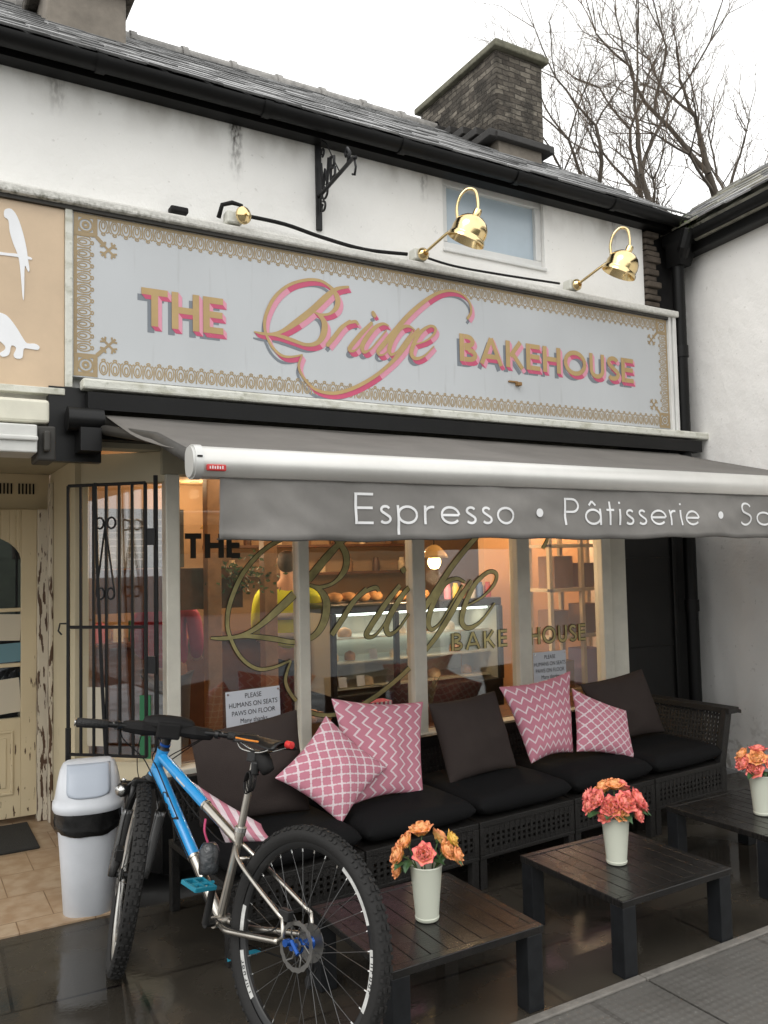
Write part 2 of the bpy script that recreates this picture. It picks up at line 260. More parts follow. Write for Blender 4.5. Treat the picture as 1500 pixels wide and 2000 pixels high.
# ------------------------------------------------------------------ mesh helpers
ORI={}
class MB:
    def __init__(s): s.v=[];s.f=[];s.m=[];s.uv={}
    def add(s,vs,fs,mi=0):
        o=len(s.v); s.v+= [tuple(x) for x in vs]
        for f in fs: s.f.append(tuple(i+o for i in f)); s.m.append(mi)
        return o
    def box(s,a,b,mi=0):
        x0,y0,z0=a;x1,y1,z1=b
        vs=[(x0,y0,z0),(x1,y0,z0),(x1,y1,z0),(x0,y1,z0),(x0,y0,z1),(x1,y0,z1),(x1,y1,z1),(x0,y1,z1)]
        s.add(vs,[(3,2,1,0),(4,5,6,7),(0,1,5,4),(1,2,6,5),(2,3,7,6),(3,0,4,7)],mi); return s
    def obox(s,c,ax,ay,az,mi=0):
        c=Vector(c);ax=Vector(ax);ay=Vector(ay);az=Vector(az)
        vs=[c+ax*i+ay*j+az*k for k in(-1,1) for i,j in((-1,-1),(1,-1),(1,1),(-1,1))]
        s.add(vs,[(3,2,1,0),(4,5,6,7),(0,1,5,4),(1,2,6,5),(2,3,7,6),(3,0,4,7)],mi); return s
    def tube(s,path,r,n=8,mi=0,cap=True,closed=False):
        P=[Vector(p) for p in path]; N=len(P)
        if not isinstance(r,(list,tuple)): r=[r]*N
        T=[]
        for i in range(N):
            if closed: t=P[(i+1)%N]-P[i-1]
            else: t=P[min(i+1,N-1)]-P[max(i-1,0)]
            T.append(t.normalized() if t.length>1e-9 else V(0,0,1))
        a=T[0].orthogonal().normalized(); vs=[]
        for i in range(N):
            a=(a-T[i]*a.dot(T[i])); a=a.normalized() if a.length>1e-6 else T[i].orthogonal().normalized()
            b=T[i].cross(a)
            for k in range(n):
                t=2*PI*k/n; vs.append(P[i]+(a*math.cos(t)+b*math.sin(t))*r[i])
        fs=[]
        for i in range(N if closed else N-1):
            j=(i+1)%N
            for k in range(n): fs.append((i*n+k,i*n+(k+1)%n,j*n+(k+1)%n,j*n+k))
        if cap and not closed:
            fs.append(tuple(range(n))[::-1]); fs.append(tuple((N-1)*n+k for k in range(n)))
        s.add(vs,fs,mi); return s
    def lathe(s,prof,c,axis=(0,0,1),n=24,mi=0,sx=1,sy=1,xd=None):
        c=Vector(c);ax=Vector(axis).normalized(); a=Vector(xd) if xd else ax.orthogonal().normalized(); b=ax.cross(a); vs=[]
        for r,z in prof:
            for k in range(n):
                t=2*PI*k/n; vs.append(c+ax*z+a*(r*math.cos(t)*sx)+b*(r*math.sin(t)*sy))
        fs=[]
        for i in range(len(prof)-1):
            for k in range(n): fs.append((i*n+k,i*n+(k+1)%n,(i+1)*n+(k+1)%n,(i+1)*n+k))
        if prof[0][0]>1e-6: fs.append(tuple(range(n))[::-1])
        if prof[-1][0]>1e-6: fs.append(tuple((len(prof)-1)*n+k for k in range(n)))
        s.add(vs,fs,mi); return s
    def prism(s,pts,d,mi=0):
        """closed outline of 3D points pushed by vector d"""
        d=Vector(d);n=len(pts);P=[Vector(p) for p in pts]
        s.add(P+[p+d for p in P],[tuple(range(n)),tuple(range(n,2*n))[::-1]]+[(i,i+n,(i+1)%n+n,(i+1)%n) for i in range(n)],mi); return s
    def build(s,name,mats,parent=None,smooth=False,bevel=0,seg=2,sub=0,autos=None):
        me=bpy.data.meshes.new(name); o=bpy.data.objects.new(name,me); C.objects.link(o)
        org=ORI.get(parent.name,V(0,0,0)) if parent else V(0,0,0)
        if parent: o.parent=parent
        ORI[o.name]=org
        me.from_pydata([tuple(Vector(v)-org) for v in s.v],[],s.f)
        if not isinstance(mats,(list,tuple)): mats=[mats]
        for m in mats: me.materials.append(m)
        for p,mi in zip(me.polygons,s.m): p.material_index=mi; p.use_smooth=smooth
        me.validate(); bm=bmesh.new(); bm.from_mesh(me); bmesh.ops.recalc_face_normals(bm,faces=bm.faces); bm.to_mesh(me); bm.free()
        if smooth and autos is not None: 
            me.set_sharp_from_angle(angle=R(autos))
        if bevel:
            b=o.modifiers.new('bevel','BEVEL'); b.width=bevel; b.segments=seg; b.limit_method='ANGLE'; b.angle_limit=R(40)
        if sub:
            b=o.modifiers.new('sub','SUBSURF'); b.levels=sub; b.render_levels=sub
        return o
def tag(o,label,cat,group=None):
    o['label']=label; o['category']=cat
    if group: o['group']=group
    return o
ORD=['first','second','third','fourth','fifth','sixth','seventh','eighth']
def nth(i,n):
    if i==0: return 'leftmost'
    if i==n-1: return 'rightmost'
    return ORD[i]+' from the left,'
def struct(o): o['kind']='structure'; return o
def thing(name,label,cat,loc=(0,0,0),group=None):
    o=bpy.data.objects.new(name,None); o.empty_display_size=.1; C.objects.link(o); o.location=loc; ORI[o.name]=Vector(loc)
    return tag(o,label,cat,group)
def dup(root,loc,label,rz=None):
    def rec(o,par):
        c=o.copy(); C.objects.link(c); c.parent=par; ORI[c.name]=ORI.get(o.name)
        for ch in [x for x in bpy.data.objects if x.parent==o]: rec(ch,c)
        return c
    r=rec(root,None); r.location=loc; r['label']=label
    if rz is not None: r.rotation_euler.z=rz
    return r
def bx(name,a,b,m,parent=None,bevel=.003): return MB().box(a,b).build(name,m,parent,bevel=bevel)
def catmull(P,n=6,closed=False):
    P=[tuple(p) for p in P]; out=[]; N=len(P); k=len(P[0])
    rng=range(N if closed else N-1)
    for i in rng:
        if closed: p0,p1,p2,p3=P[i-1],P[i],P[(i+1)%N],P[(i+2)%N]
        else: p0,p1,p2,p3=P[max(i-1,0)],P[i],P[i+1],P[min(i+2,N-1)]
        for j in range(n):
            t=j/n; out.append(tuple(.5*((2*p1[c])+(-p0[c]+p2[c])*t+(2*p0[c]-5*p1[c]+4*p2[c]-p3[c])*t*t+(-p0[c]+3*p1[c]-3*p2[c]+p3[c])*t**3) for c in range(k)))
    if not closed: out.append(P[-1])
    return out
# ---- flat lettering: strokes in a plane. P3(u,v,d) maps plane coordinates and height off the board to the world
def outline(pts,w):
    L=[];Rr=[];n=len(pts)
    for i,p in enumerate(pts):
        a=pts[max(i-1,0)]; b=pts[min(i+1,n-1)]
        t=Vector((b[0]-a[0],b[1]-a[1])); t=t.normalized() if t.length>1e-9 else Vector((1,0)); nn=Vector((-t.y,t.x))
        k=1
        if 0<i<n-1:
            t1=Vector((p[0]-a[0],p[1]-a[1])); 
            if t1.length>1e-9: k=1/max(.5,nn.dot(Vector((-t1.normalized().y,t1.normalized().x))))
        hw=w[i]/2*k; L.append((p[0]+nn.x*hw,p[1]+nn.y*hw)); Rr.append((p[0]-nn.x*hw,p[1]-nn.y*hw))
    return L,Rr
def ribbon(mb,pts,w,P3,d,mi=0,round_=False):
    if not isinstance(w,(list,tuple)): w=[w]*len(pts)
    if round_:
        # rounded ends
        for end in (0,-1):
            a=pts[end]; b=pts[1 if end==0 else -2]; t=Vector((a[0]-b[0],a[1]-b[1])).normalized(); ww=w[end]
            add=[((a[0]+t.x*ww*.25,a[1]+t.y*ww*.25),ww*.86),((a[0]+t.x*ww*.45,a[1]+t.y*ww*.45),ww*.4)]
            if end==0: pts=[add[1][0],add[0][0]]+list(pts); w=[add[1][1],add[0][1]]+list(w)
            else: pts=list(pts)+[add[0][0],add[1][0]]; w=list(w)+[add[0][1],add[1][1]]
    L,Rr=outline(pts,w); n=len(pts)
    vs=[P3(*L[i],d+i*8e-6) for i in range(n)]+[P3(*Rr[i],d+i*8e-6) for i in range(n)]
    mb.add(vs,[(i,i+1,n+i+1,n+i) for i in range(n-1)],mi); return L,Rr
def block(mb,pts,w,P3,d,off,mL,mD):
    """painted block shade: the stroke's outline swept down-right and back to the board"""
    if not isinstance(w,(list,tuple)): w=[w]*len(pts)
    L,Rr=outline(pts,w); loop=L+Rr[::-1]; n=len(loop)
    for i in range(n):
        a=loop[i]; b=loop[(i+1)%n]; dx,dz=b[0]-a[0],b[1]-a[1]
        if abs(dx)+abs(dz)<1e-6: continue
        mi=mD if abs(dz)<abs(dx)*.75 else mL
        vs=[P3(*a,d-.0002),P3(*b,d-.0002),P3(b[0]+off[0],b[1]+off[1],d*.4),P3(a[0]+off[0],a[1]+off[1],d*.4)]
        mb.add(vs,[(0,1,2,3)],mi)
def arc(cx,cy,rx,ry,a0,a1,n=10): return [(cx+rx*math.cos(R(a0+(a1-a0)*i/n)),cy+ry*math.sin(R(a0+(a1-a0)*i/n))) for i in range(n+1)]
def glyph(ch,h=.085):
    """strokes (h = half stroke), and advance; cap height 1"""
    t=h; G={}
    if ch=='T': return [[(0,1-t),(.66,1-t)],[(.33,1-2*t),(.33,0)]],.66
    if ch=='H': return [[(t,0),(t,1)],[(.72-t,0),(.72-t,1)],[(2*t,.52),(.72-2*t,.52)]],.72
    if ch=='E': return [[(t,0),(t,1)],[(2*t,1-t),(.54,1-t)],[(2*t,.52),(.52,.52)],[(2*t,t),(.54,t)]],.54
    if ch=='B': return [[(t,0),(t,1)],[(2*t,1-t),(.26,1-t)]+arc(.27,.75,.20,.25-t,90,-90,8)+[(2*t,.5+t)],[(2*t,.5),(.3,.5)]+arc(.32,.26,.23,.26-t,80,-90,9)+[(2*t,t)]],.6
    if ch=='A': return [[(.07,0),(.42,.98)],[(.42,.98),(.77,0)],[(.2,.3),(.64,.3)]],.84
    if ch=='K': return [[(t,0),(t,1)],[(2*t,.42),(.56,1)],[(.24,.56),(.62,0)]],.66
    if ch=='O': return [arc(.48,.5,.48-t,.5-t,0,360,28)],.96
    if ch=='U': return [[(t,1),(t,.36)]+arc(.33,.34,.33-t,.34-t,180,360,12)+[(.66-t,.36),(.66-t,1)]],.66
    if ch=='S': return [arc(.27,.745,.19,.255-t,20,230,10)+arc(.27,.27,.21,.27-t,60,-150,12)],.52
    if ch=='P': return [[(t,0),(t,1)],[(2*t,1-t),(.3,1-t)]+arc(.3,.72,.24,.28-t,90,-90,10)+[(2*t,.44+t)]],.58
    x=.62
    if ch=='s': return [arc(.17,x*.76,.12,x*.24-t,20,225,8)+arc(.17,x*.27,.14,x*.27-t,60,-150,9)],.34
    if ch=='p': return [[(t,-.34),(t,x)],arc(.33,x/2,.33-t,x/2-t,0,360,22)],.66
    if ch=='o': return [arc(.33,x/2,.33-t,x/2-t,0,360,22)],.66
    if ch in 'aâ':
        st=[arc(.33,x/2,.33-t,x/2-t,0,360,22),[(.66-t,0),(.66-t,x)]]
        if ch=='â': st+=[[(.2,.74),(.33,.9)],[(.33,.9),(.46,.74)]]
        return st,.68
    if ch=='e': return [[(.08,x*.5),(.6,x*.5)],arc(.33,x/2,.33-t,x/2-t,0,320,20)],.64
    if ch=='r': return [[(t,0),(t,x)],arc(.27,x*.6,.27-t,x*.4-t,175,75,6)],.34
    if ch=='t': return [[(.16,0),(.16,.9)],[(.02,x-t),(.32,x-t)]],.34
    if ch=='i': return [[(t,0),(t,x)],[(t,.82),(t,.9)]],2*t
    if ch=='•': return [[(.1,.35),(.1,.37)]],.2
    return [],.3
def dense(P,st):
    out=[P[0]]
    for a,b in zip(P,P[1:]):
        n=max(1,int(math.hypot(b[0]-a[0],b[1]-a[1])/st+.5))
        for i in range(1,n+1): out.append((a[0]+(b[0]-a[0])*i/n,a[1]+(b[1]-a[1])*i/n))
    return out
def text(mb,s,u0,u1,v0,cap,P3,d,h=.085,gap=.14,mi=0,shade=None,sub=None,vslope=0):
    adv=0; lay=[]
    for ch in s:
        st,a=glyph(ch,h); lay.append((st,adv)); adv+=a+gap
    adv-=gap; sx=(u1-u0)/adv; k=0
    for st,a in lay:
        for pts in st:
            P=[(u0+(a+p[0])*sx, v0+p[1]*cap+vslope*(a+p[0])*sx) for p in pts]; w=2*h*cap
            if abs(pts[0][0]-pts[-1][0])<1e-6 and len(pts)==2: w=2*h*(cap*.5+sx*.5)
            k+=1
            if sub: P=dense(P,sub)
            if shade: shade(P,w,k)
            else: ribbon(mb,P,w,P3,d+k*2e-5,mi)
    return mb
def real_text(name,s,P3,u,v,size,d,m,parent,sx=1):
    """small print: letters made with Blender's built-in font, turned into a mesh"""
    cu=bpy.data.curves.new(name,'FONT'); cu.body=s; cu.size=size; cu.align_x='CENTER'; cu.offset=0
    o=bpy.data.objects.new(name,cu); C.objects.link(o)
    dg=bpy.context.evaluated_depsgraph_get(); me=bpy.data.meshes.new_from_object(o.evaluated_get(dg))
    mb=MB(); mb.add([P3(u+q.co.x*sx,v+q.co.y,d) for q in me.vertices],[tuple(p.vertices) for p in me.polygons]); bpy.data.objects.remove(o)
    return mb.build(name,m,parent)
WY=4.5   # plane of the shop front
# ================================================================== SETTING
g=MB(); N=1; g.box((-120,-120,-.4),(120,120,-.13)); struct(g.build('ground',M_road))
struct(bx('road',(-60,-9,-.13),(60,-1.2,-.12),M_road,bevel=0))
p=MB().box((-20,-1.2,-.12),(20,2.37,-.006))
for i in range(-9,12):
    for j in range(4): p.box((2.53+i*.95+.006,2.364-(j+1)*.89+.012,-.005),(2.53+(i+1)*.95-.006,2.364-j*.89,.004+random.uniform(-.0015,.0015)))
struct(p.build('pavement',M_pave,bevel=.003))
k=MB()
for i in range(-4,9): k.box((i*.95+.63,2.37,-.12),(i*.95+1.576,2.41,.009))
struct(k.build('kerb',M_kerb,bevel=.005))
struct(bx('terrace_paving',(-6,2.41,-.12),(8,4.16,0),M_floor,bevel=0))
struct(MB().box((-6,4.16,-.12),(.96,6.3,.012)).build('entrance_tiles',M_tile,bevel=.004))
# ================================================================== BAKERY BUILDING
B=thing('bakery_building','white rendered two storey bakery with slate roof, black gutter and cream framed shop window','building',(3,WY,0))
# upper wall around the small window
X0,X1=-2.2,5.06; wx0,wx1,wz0,wz1=3.15,4.04,3.74,4.24
u=MB(); u.box((X0,WY,2.45),(wx0,WY+.25,4.36)); u.box((wx1,WY,2.45),(X1,WY+.25,4.36)); u.box((wx0,WY,2.45),(wx1,WY+.25,wz0)); u.box((wx0,WY,wz1),(wx1,WY+.25,4.36))
u.build('upper_wall',M_render,B)
u=MB()
for i in range(34):  # rough stone edge where the render ends
    z=2.5+i*.05; d=random.uniform(0,.055); u.box((X1,WY-.02-random.uniform(0,.03),z),(X1+.1+d,WY+.25,z+.048+random.uniform(-.01,.002)))
u.build('stone_edge',mat('dark_rough_stone',(.07,.055,.042),.9,var=.5,vs=12,bump=.6,bs=30),B,bevel=.008)
bx('corner_infill',(5.16,WY+.03,2.4),(5.62,WY+.25,4.36),M_blackmatt,B)
# small upper window
fr=MB(); t=.055
fr.box((wx0,WY+.03,wz0),(wx1,WY+.1,wz0+t)); fr.box((wx0,WY+.03,wz1-t),(wx1,WY+.1,wz1)); fr.box((wx0,WY+.03,wz0+t),(wx0+t,WY+.1,wz1-t)); fr.box((wx1-t,WY+.03,wz0+t),(wx1,WY+.1,wz1-t))
fo=fr.build('window_frame',M_whiteframe,B,bevel=.006); bx('pane',(wx0+t,WY+.06,wz0+t),(wx1-t,WY+.07,wz1-t),M_frost,fo,0)
MB().box((wx0-.01,WY-.015,wz0-.03),(wx1+.01,WY+.029,wz0-.004)).build('window_sill',M_whiteframe,B,bevel=.006)
# roof
RA=math.atan(.697); ey,ez=4.31,4.295; ry,rz=6.55,5.856
rf=MB(); rf.prism([(X0,ey,ez-.012),(X0,ry,rz-.02),(X0,ry+2.4,rz-.02-2.4*.697),(X0,ry,3.9),(X0,WY+.2,4.2),(X0,WY+.01,4.37),(X0,ey,ez-.03)],(7.65,0,0)); roof=rf.build('roof',M_slate,B)
sl=MB(); dirv=V(0,math.cos(RA),math.sin(RA)); nrm=V(0,-math.sin(RA),math.cos(RA)); L=(ry-ey)/math.cos(RA); rows=12; step=L/rows
for r in range(rows):
    x=X0+(r%2)*.12
    while x<5.4:
        wd=random.choice((.22,.24,.26,.2)); lift=random.uniform(0,.008); tl=random.uniform(-.008,.008)
        c=V(x+wd/2,ey,ez)+dirv*(step*(r+.55)+tl)+nrm*(.012+lift)
        if c.x<5.42: sl.obox(c,(wd/2-.004,0,0),(dirv+nrm*-.03)*(step*.62),nrm*.006,random.choice((0,0,1,0,1)))
        x+=wd
sl.build('slates',[M_slate,M_slate2],roof)
rt_=MB(); x=X0
while x<5.3:
    rt_.tube([(x,ry,rz-.03),(x+.42,ry,rz-.03)],.085,12); rt_.tube([(x+.40,ry,rz-.03),(x+.45,ry,rz-.03)],.10,12); x+=.42
rt_.build('ridge_tiles',M_ridge,roof,smooth=True,autos=40)
# gutter and fascia
gu=MB(); gu.box((X0,4.40,4.21),(5.42,4.497,4.29)); gu.build('fascia_board',M_gutter,B)
gu=MB()
def gprof(x,y,z,r): return [(x,y+r*math.cos(R(a)),z+r*math.sin(R(a))) for a in range(180,361,15)]
def gutter(x0,x1,y,z,r):
    m_=MB(); vs=[]
    for x in (x0,x1):
        vs+=gprof(x,y,z,r)
    for x in (x0,x1): vs+=gprof(x,y,z,r-.006)
    n=13; fs=[(i,i+1,n+i+1,n+i) for i in range(n-1)]+[(2*n+i,2*n+i+1,3*n+i+1,3*n+i) for i in range(n-1)]+[(0,n,3*n,2*n),(n-1,2*n-1,4*n-1,3*n-1)]
    m_.add(vs,fs)
    x=x0+.3
    while x<x1:
        v2=gprof(x,y,z,r+.008)+gprof(x+.05,y,z,r+.008); m_.add(v2,[(i,i+1,n+i+1,n+i) for i in range(n-1)]); x+=.92
    return m_
gutter(X0,5.42,4.325,4.272,.058).build('gutter',M_gutter,B,smooth=True,autos=50)
# downpipe with hopper joints
dp=MB(); dp.tube([(5.36,4.36,4.22),(5.36,4.37,4.15),(5.35,4.41,4.02),(5.35,4.41,.02)],.048,14)
for z in (4.05,3.2,2.2,1.2): dp.tube([(5.35,4.41,z),(5.35,4.41,z+.09)],.056,14)
dp.prism([(5.25,4.30,4.10),(5.46,4.30,4.10),(5.42,4.34,3.93),(5.30,4.34,3.93)],(0,.14,0)); dp.build('downpipe',M_gutter,B,smooth=True,autos=40)
# chimneys, each sitting through the roof
def chimney(x0,x1,y0,y1,zb,zt,cap,full=True):
    c=MB(); c.box((x0,y0,zb+.22),(x1,y1,zt)); ch=c.build('chimney',M_stone,roof,bevel=.015)
    b=MB(); b.box((x0+.02,y0+.02,zb-.6),(x1-.02,y1-.02,zb+.22)); b.build('chimney_base',M_rendbase,roof)
    d=MB()
    d.box((x0-.035,y0-.045,zb+.18),(x1+.035,y0+.02,zb+.24)); 
    n=5
    for i in range(n):
        yy=y0+(ry-y0)*i/n; zz=zb+.20+(yy-y0)*.5
        d.obox((x0-.05,yy+.12,zz+.02),(.055,0,0),(0,.14,.0),(0,0,.035)); d.obox((x1+.05,yy+.12,zz+.02),(.055,0,0),(0,.14,.0),(0,0,.035))
    d.build('drip_ledge',M_dslate,roof,bevel=.008)
    if cap:
        k=MB(); k.box((x0-.045,y0-.05,zt-.001),(x1+.045,y1+.05,zt+.06)); k.box((x0-.02,y0-.03,zt+.06),(x1+.02,y1+.03,zt+.085)); k.build('chimney_cap',M_stonecap,roof,bevel=.02)
chimney(4.50,5.03,5.56,6.78,5.12,6.12,True)
c=MB(); c.box((.80,5.55,4.9),(1.31,6.9,5.52)); c.build('chimney_base',M_rendbase,roof,bevel=.02)
c=MB(); c.box((.72,5.47,5.50),(1.37,6.98,5.62)); c.box((.78,5.53,5.62),(1.31,6.92,6.9)); c.build('chimney',M_stone,roof,bevel=.02)
# lead and slate steps at the foot of the right chimney
# soffit / lintel over entrance and window, beam above glass
bm_=MB(); bm_.box((-2.2,WY,2.27),(1.24,WY+.12,2.449)); bm_.box((-2.2,WY+.12,2.27),(.9,5.98,2.30)); bm_.box((1.24,WY-.02,2.14),(5.2,WY+.1,2.449)); bm_.build('shopfront_lintel',mat('olive_cream_paint',(.36,.33,.24),.5,var=.15,vs=3),B,bevel=.004)
# splayed window side (bay) : top, sill
A0=V(1.26,WY,0); A1=V(.87,4.86,0); sd_=(A1-A0).normalized(); sn=V(-sd_.y,sd_.x,0)   # outward normal points into the porch
if sn.y>0: sn=-sn
Ls=(A1-A0).length
def sp(t,o,z): q=A0+sd_*t+sn*o; return (q.x,q.y,z)
def sbox(mb,t0,t1,o0,o1,z0,z1,mi=0):
    vs=[sp(t0,o0,z0),sp(t1,o0,z0),sp(t1,o1,z0),sp(t0,o1,z0),sp(t0,o0,z1),sp(t1,o0,z1),sp(t1,o1,z1),sp(t0,o1,z1)]
    mb.add(vs,[(3,2,1,0),(4,5,6,7),(0,1,5,4),(1,2,6,5),(2,3,7,6),(3,0,4,7)],mi)
m_=MB(); sbox(m_,0,Ls,-.08,0,2.10,2.27); m_.build('window_head',M_cream,B,bevel=.006); m_=MB(); sbox(m_,-.03,Ls+.03,-.08,.05,.50,.60); m_.build('window_sill',M_cream,B,bevel=.006)
m_=MB(); sbox(m_,.03,Ls-.01,-.045,-.035,.60,2.10); m_.build('window_pane',M_glass,B)
m_=MB(); sbox(m_,0.02,Ls,-.08,-.02,.0,.50); m_.box((1.24,WY+.02,0),(5.2,WY+.12,.50)); m_.build('stall_riser',M_black,B)
# end post of splay + porch side wall
m_=MB(); m_.prism([(.85,4.84,.013),(.93,4.86,.013),(.93,4.98,.013),(.88,5.0,.013)],(0,0,2.25)); m_.box((.885,5.0,.013),(.95,5.93,2.27)); m_.build('porch_side_panel',M_cream,B,bevel=.004)
m_=MB(); m_.box((.865,5.02,.013),(.884,5.75,.16)); m_.build('skirting_board',mat('scuffed_brown_paint',(.10,.06,.035),.6,var=.4,vs=9),B)
# corner post and mullions of main window
def post(x0,x1,z0=.55,z1=2.14,y0=WY-.03,m=M_frame,nm='window_mullion'): return bx(nm,(x0,y0,z0),(x1,WY+.06,z1),m,B,.006)
post(1.256,1.332,.5,2.14); post(2.035,2.105); post(2.825,2.92); post(3.675,3.785)
post(4.47,4.56); MB().prism([(4.56,WY-.0,.5),(4.56,WY+.06,.5),(4.69,WY+.06,.5),(4.69,WY-.05,.5)],(0,0,1.64)).build('window_mullion',M_frame,B,bevel=.004)
bx('window_sill',(1.24,WY-.07,.50),(4.69,WY+.06,.56),M_frame,B,.006); 
for a,b in ((1.332,2.035),(2.105,2.825),(2.92,3.675),(3.785,4.47)): bx('window_pane',(a,WY+.015,.56),(b,WY+.021,2.14),M_glass,B,0)
# dark side panel
m_=MB()
m_.box((4.69,WY-.04,0),(5.22,WY+.1,2.449)); m_.box((5.22,WY+.02,0),(5.64,WY+.1,2.449)); m_.box((5.19,WY-.06,0),(5.225,WY-.04,2.449)); m_.box((4.69,WY-.046,.95),(5.19,WY-.04,.955)); m_.box((4.69,WY-.046,1.62),(5.19,WY-.04,1.625))
m_.build('black_side_panel',M_black,B,bevel=.004)
# interior shell
bx('interior_floor',(.96,WY+.13,.02),(6.6,8.5,.05),M_ifl,B,0); bx('interior_ceiling',(.96,WY+.13,2.45),(6.6,8.5,2.5),M_ceil,B,0)
bx('interior_back_wall',(.96,8.3,.05),(6.6,8.4,2.45),M_iw,B,0); bx('interior_side_wall',(.951,5.05,.05),(.99,8.3,2.45),M_iw,B,0)
bx('interior_side_wall',(6.5,WY+.13,.05),(6.6,8.3,2.45),M_iw,B,0); bx('interior_partition',(4.55,6.0,.05),(6.5,6.08,2.45),M_orange2,B,0)
m_=MB(); 
for x in (1.86,2.28): m_.box((x,5.6,.05),(x+.1,5.7,2.45))
m_.build('interior_posts',M_iwood,B,bevel=.004)
m_=MB(); m_.box((1.0,5.72,1.33),(2.16,5.8,1.62)); m_.build('interior_beam',M_dwood,B)
# transom over door, with vent slots
m_=MB()
m_.box((-1.2,5.95,2.03),(.884,6.02,2.27)); 
tr=m_.build('door_transom',M_cream2,B,bevel=.003)
m_=MB()
for grp in (.42,.555,.69):
    for i in range(5 if grp>.5 else 5): m_.box((grp+i*.022,5.944,2.135),(grp+.010+i*.022,5.949,2.205))
m_.build('vent_slots',M_blackmatt,tr)
# door: frame posts, leaf, arched light
m_=MB(); m_.box((.80,5.86,.013),(.884,5.95,2.03)); m_.box((.858,5.78,.013),(.884,5.86,2.2)); m_.build('door_frame',M_peel,B,bevel=.005)
D=MB(); gx0,gx1,gz0,gz1=-.05,.705,.68,1.70
D.box((-.31,5.9,.05),(gx0,5.945,2.03)); D.box((gx1,5.9,.05),(.80,5.945,2.03)); D.box((gx0,5.9,.05),(gx1,5.945,gz0))
# arched head
cx=(gx0+gx1)/2; hw=(gx1-gx0)/2; ar=[(cx+hw*math.cos(R(a)),5.9,gz1+.19*math.sin(R(a))) for a in range(0,181,12)]
for i in range(len(ar)-1):
    a,b=ar[i],ar[i+1]; D.prism([a,b,(b[0],5.9,2.03),(a[0],5.9,2.03)],(0,.045,0))
for z in (1.02,1.376): D.box((gx0,5.905,z-.012),(gx1,5.94,z+.012))
# raised bottom panel moulding
D.box((.0,5.888,.20),(.66,5.9,.215)); D.box((.0,5.888,.59),(.66,5.9,.605)); D.box((.645,5.888,.215),(.66,5.9,.59)); D.box((.0,5.888,.215),(.015,5.9,.59)); D.box((.04,5.893,.245),(.62,5.9,.56))
dr=D.build('door',M_cream2,B,bevel=.004)
bx('pane',(gx0,5.92,gz0),(gx1,5.926,1.92),M_glass,dr,0)
bx('interior_void_sheet',(-.5,6.4,.0),(.9,6.45,2.3),M_void,B,0)  # dark sheet stands in for the unlit room behind the door glass
# ================================================================== NEIGHBOUR BUILDING (right)
NB=thing('neighbour_building','white rendered building at right with slate roof and black eaves gutter','building',(5.4,3.5,0))
az=R(7.8); dN=V(math.sin(az),math.cos(az),0); nN=V(-math.cos(az),math.sin(az),0)   # along wall away from viewer ; towards the shop
Q0=V(5.49,4.01,0)
def nb(t,o,z): q=Q0+dN*t+nN*o; return (q.x,q.y,z)
def nbox(mb,t0,t1,o0,o1,z0,z1,mi=0):
    vs=[nb(t0,o0,z0),nb(t1,o0,z0),nb(t1,o1,z0),nb(t0,o1,z0),nb(t0,o0,z1),nb(t1,o0,z1),nb(t1,o1,z1),nb(t0,o1,z1)]
    mb.add(vs,[(3,2,1,0),(4,5,6,7),(0,1,5,4),(1,2,6,5),(2,3,7,6),(3,0,4,7)],mi)
m_=MB(); nbox(m_,-2.6,2.2,-.3,0,0,4.12); m_.build('wall',M_render2,NB)
m_=MB(); nbox(m_,-2.8,.40,0.002,.12,4.03,4.17); m_.build('fascia_board',M_gutter,NB,bevel=.01)
m_=MB(); 
gp=[nb(t,.175+.055*math.cos(R(a)),4.16+.055*math.sin(R(a))) for t in (-2.8,.3) for a in range(180,361,15)]
m_.add(gp,[(i,i+1,13+i+1,13+i) for i in range(12)]); m_.add([nb(t,.175+s_*.055,4.16+zz) for t in (-2.8,.3) for s_,zz in ((-1,0),(1,0))],[(0,1,3,2)]); m_.build('gutter',M_gutter,NB,smooth=True,autos=50)
rf=MB(); t0,t1=-2.8,.9
rf.add([nb(t0,.2,4.20),nb(t1,.2,4.20),nb(t1,-2.2,4.20+2.4*.64),nb(t0,-2.2,4.20+2.4*.64),nb(t0,.14,4.1),nb(t1,.14,4.1),nb(t1,-2.2,4.1),nb(t0,-2.2,4.1)],[(0,1,2,3),(4,5,6,7),(0,4,7,3),(1,2,6,5),(0,1,5,4),(2,3,7,6)])
nroof=rf.build('roof',M_slate3,NB)
sl=MB(); a2=math.atan(.64); dv=-nN*math.cos(a2)+V(0,0,math.sin(a2)); nv=nN*math.sin(a2)+V(0,0,math.cos(a2))
for r in range(11):
    t=t0+(r%2)*.13
    while t<t1+.3:
        wd=random.choice((.24,.27,.3)); c=Vector(nb(t+wd/2,.22,4.21))+dv*(.2*(r+.5))+nv*(.012+random.uniform(0,.01))
        sl.obox(c,dN*(wd/2-.005),(dv-nv*.04)*.125,nv*.007,random.choice((0,1,2))); t+=wd
sl.build('slates',[M_slate3,M_slate2,M_slate],nroof)
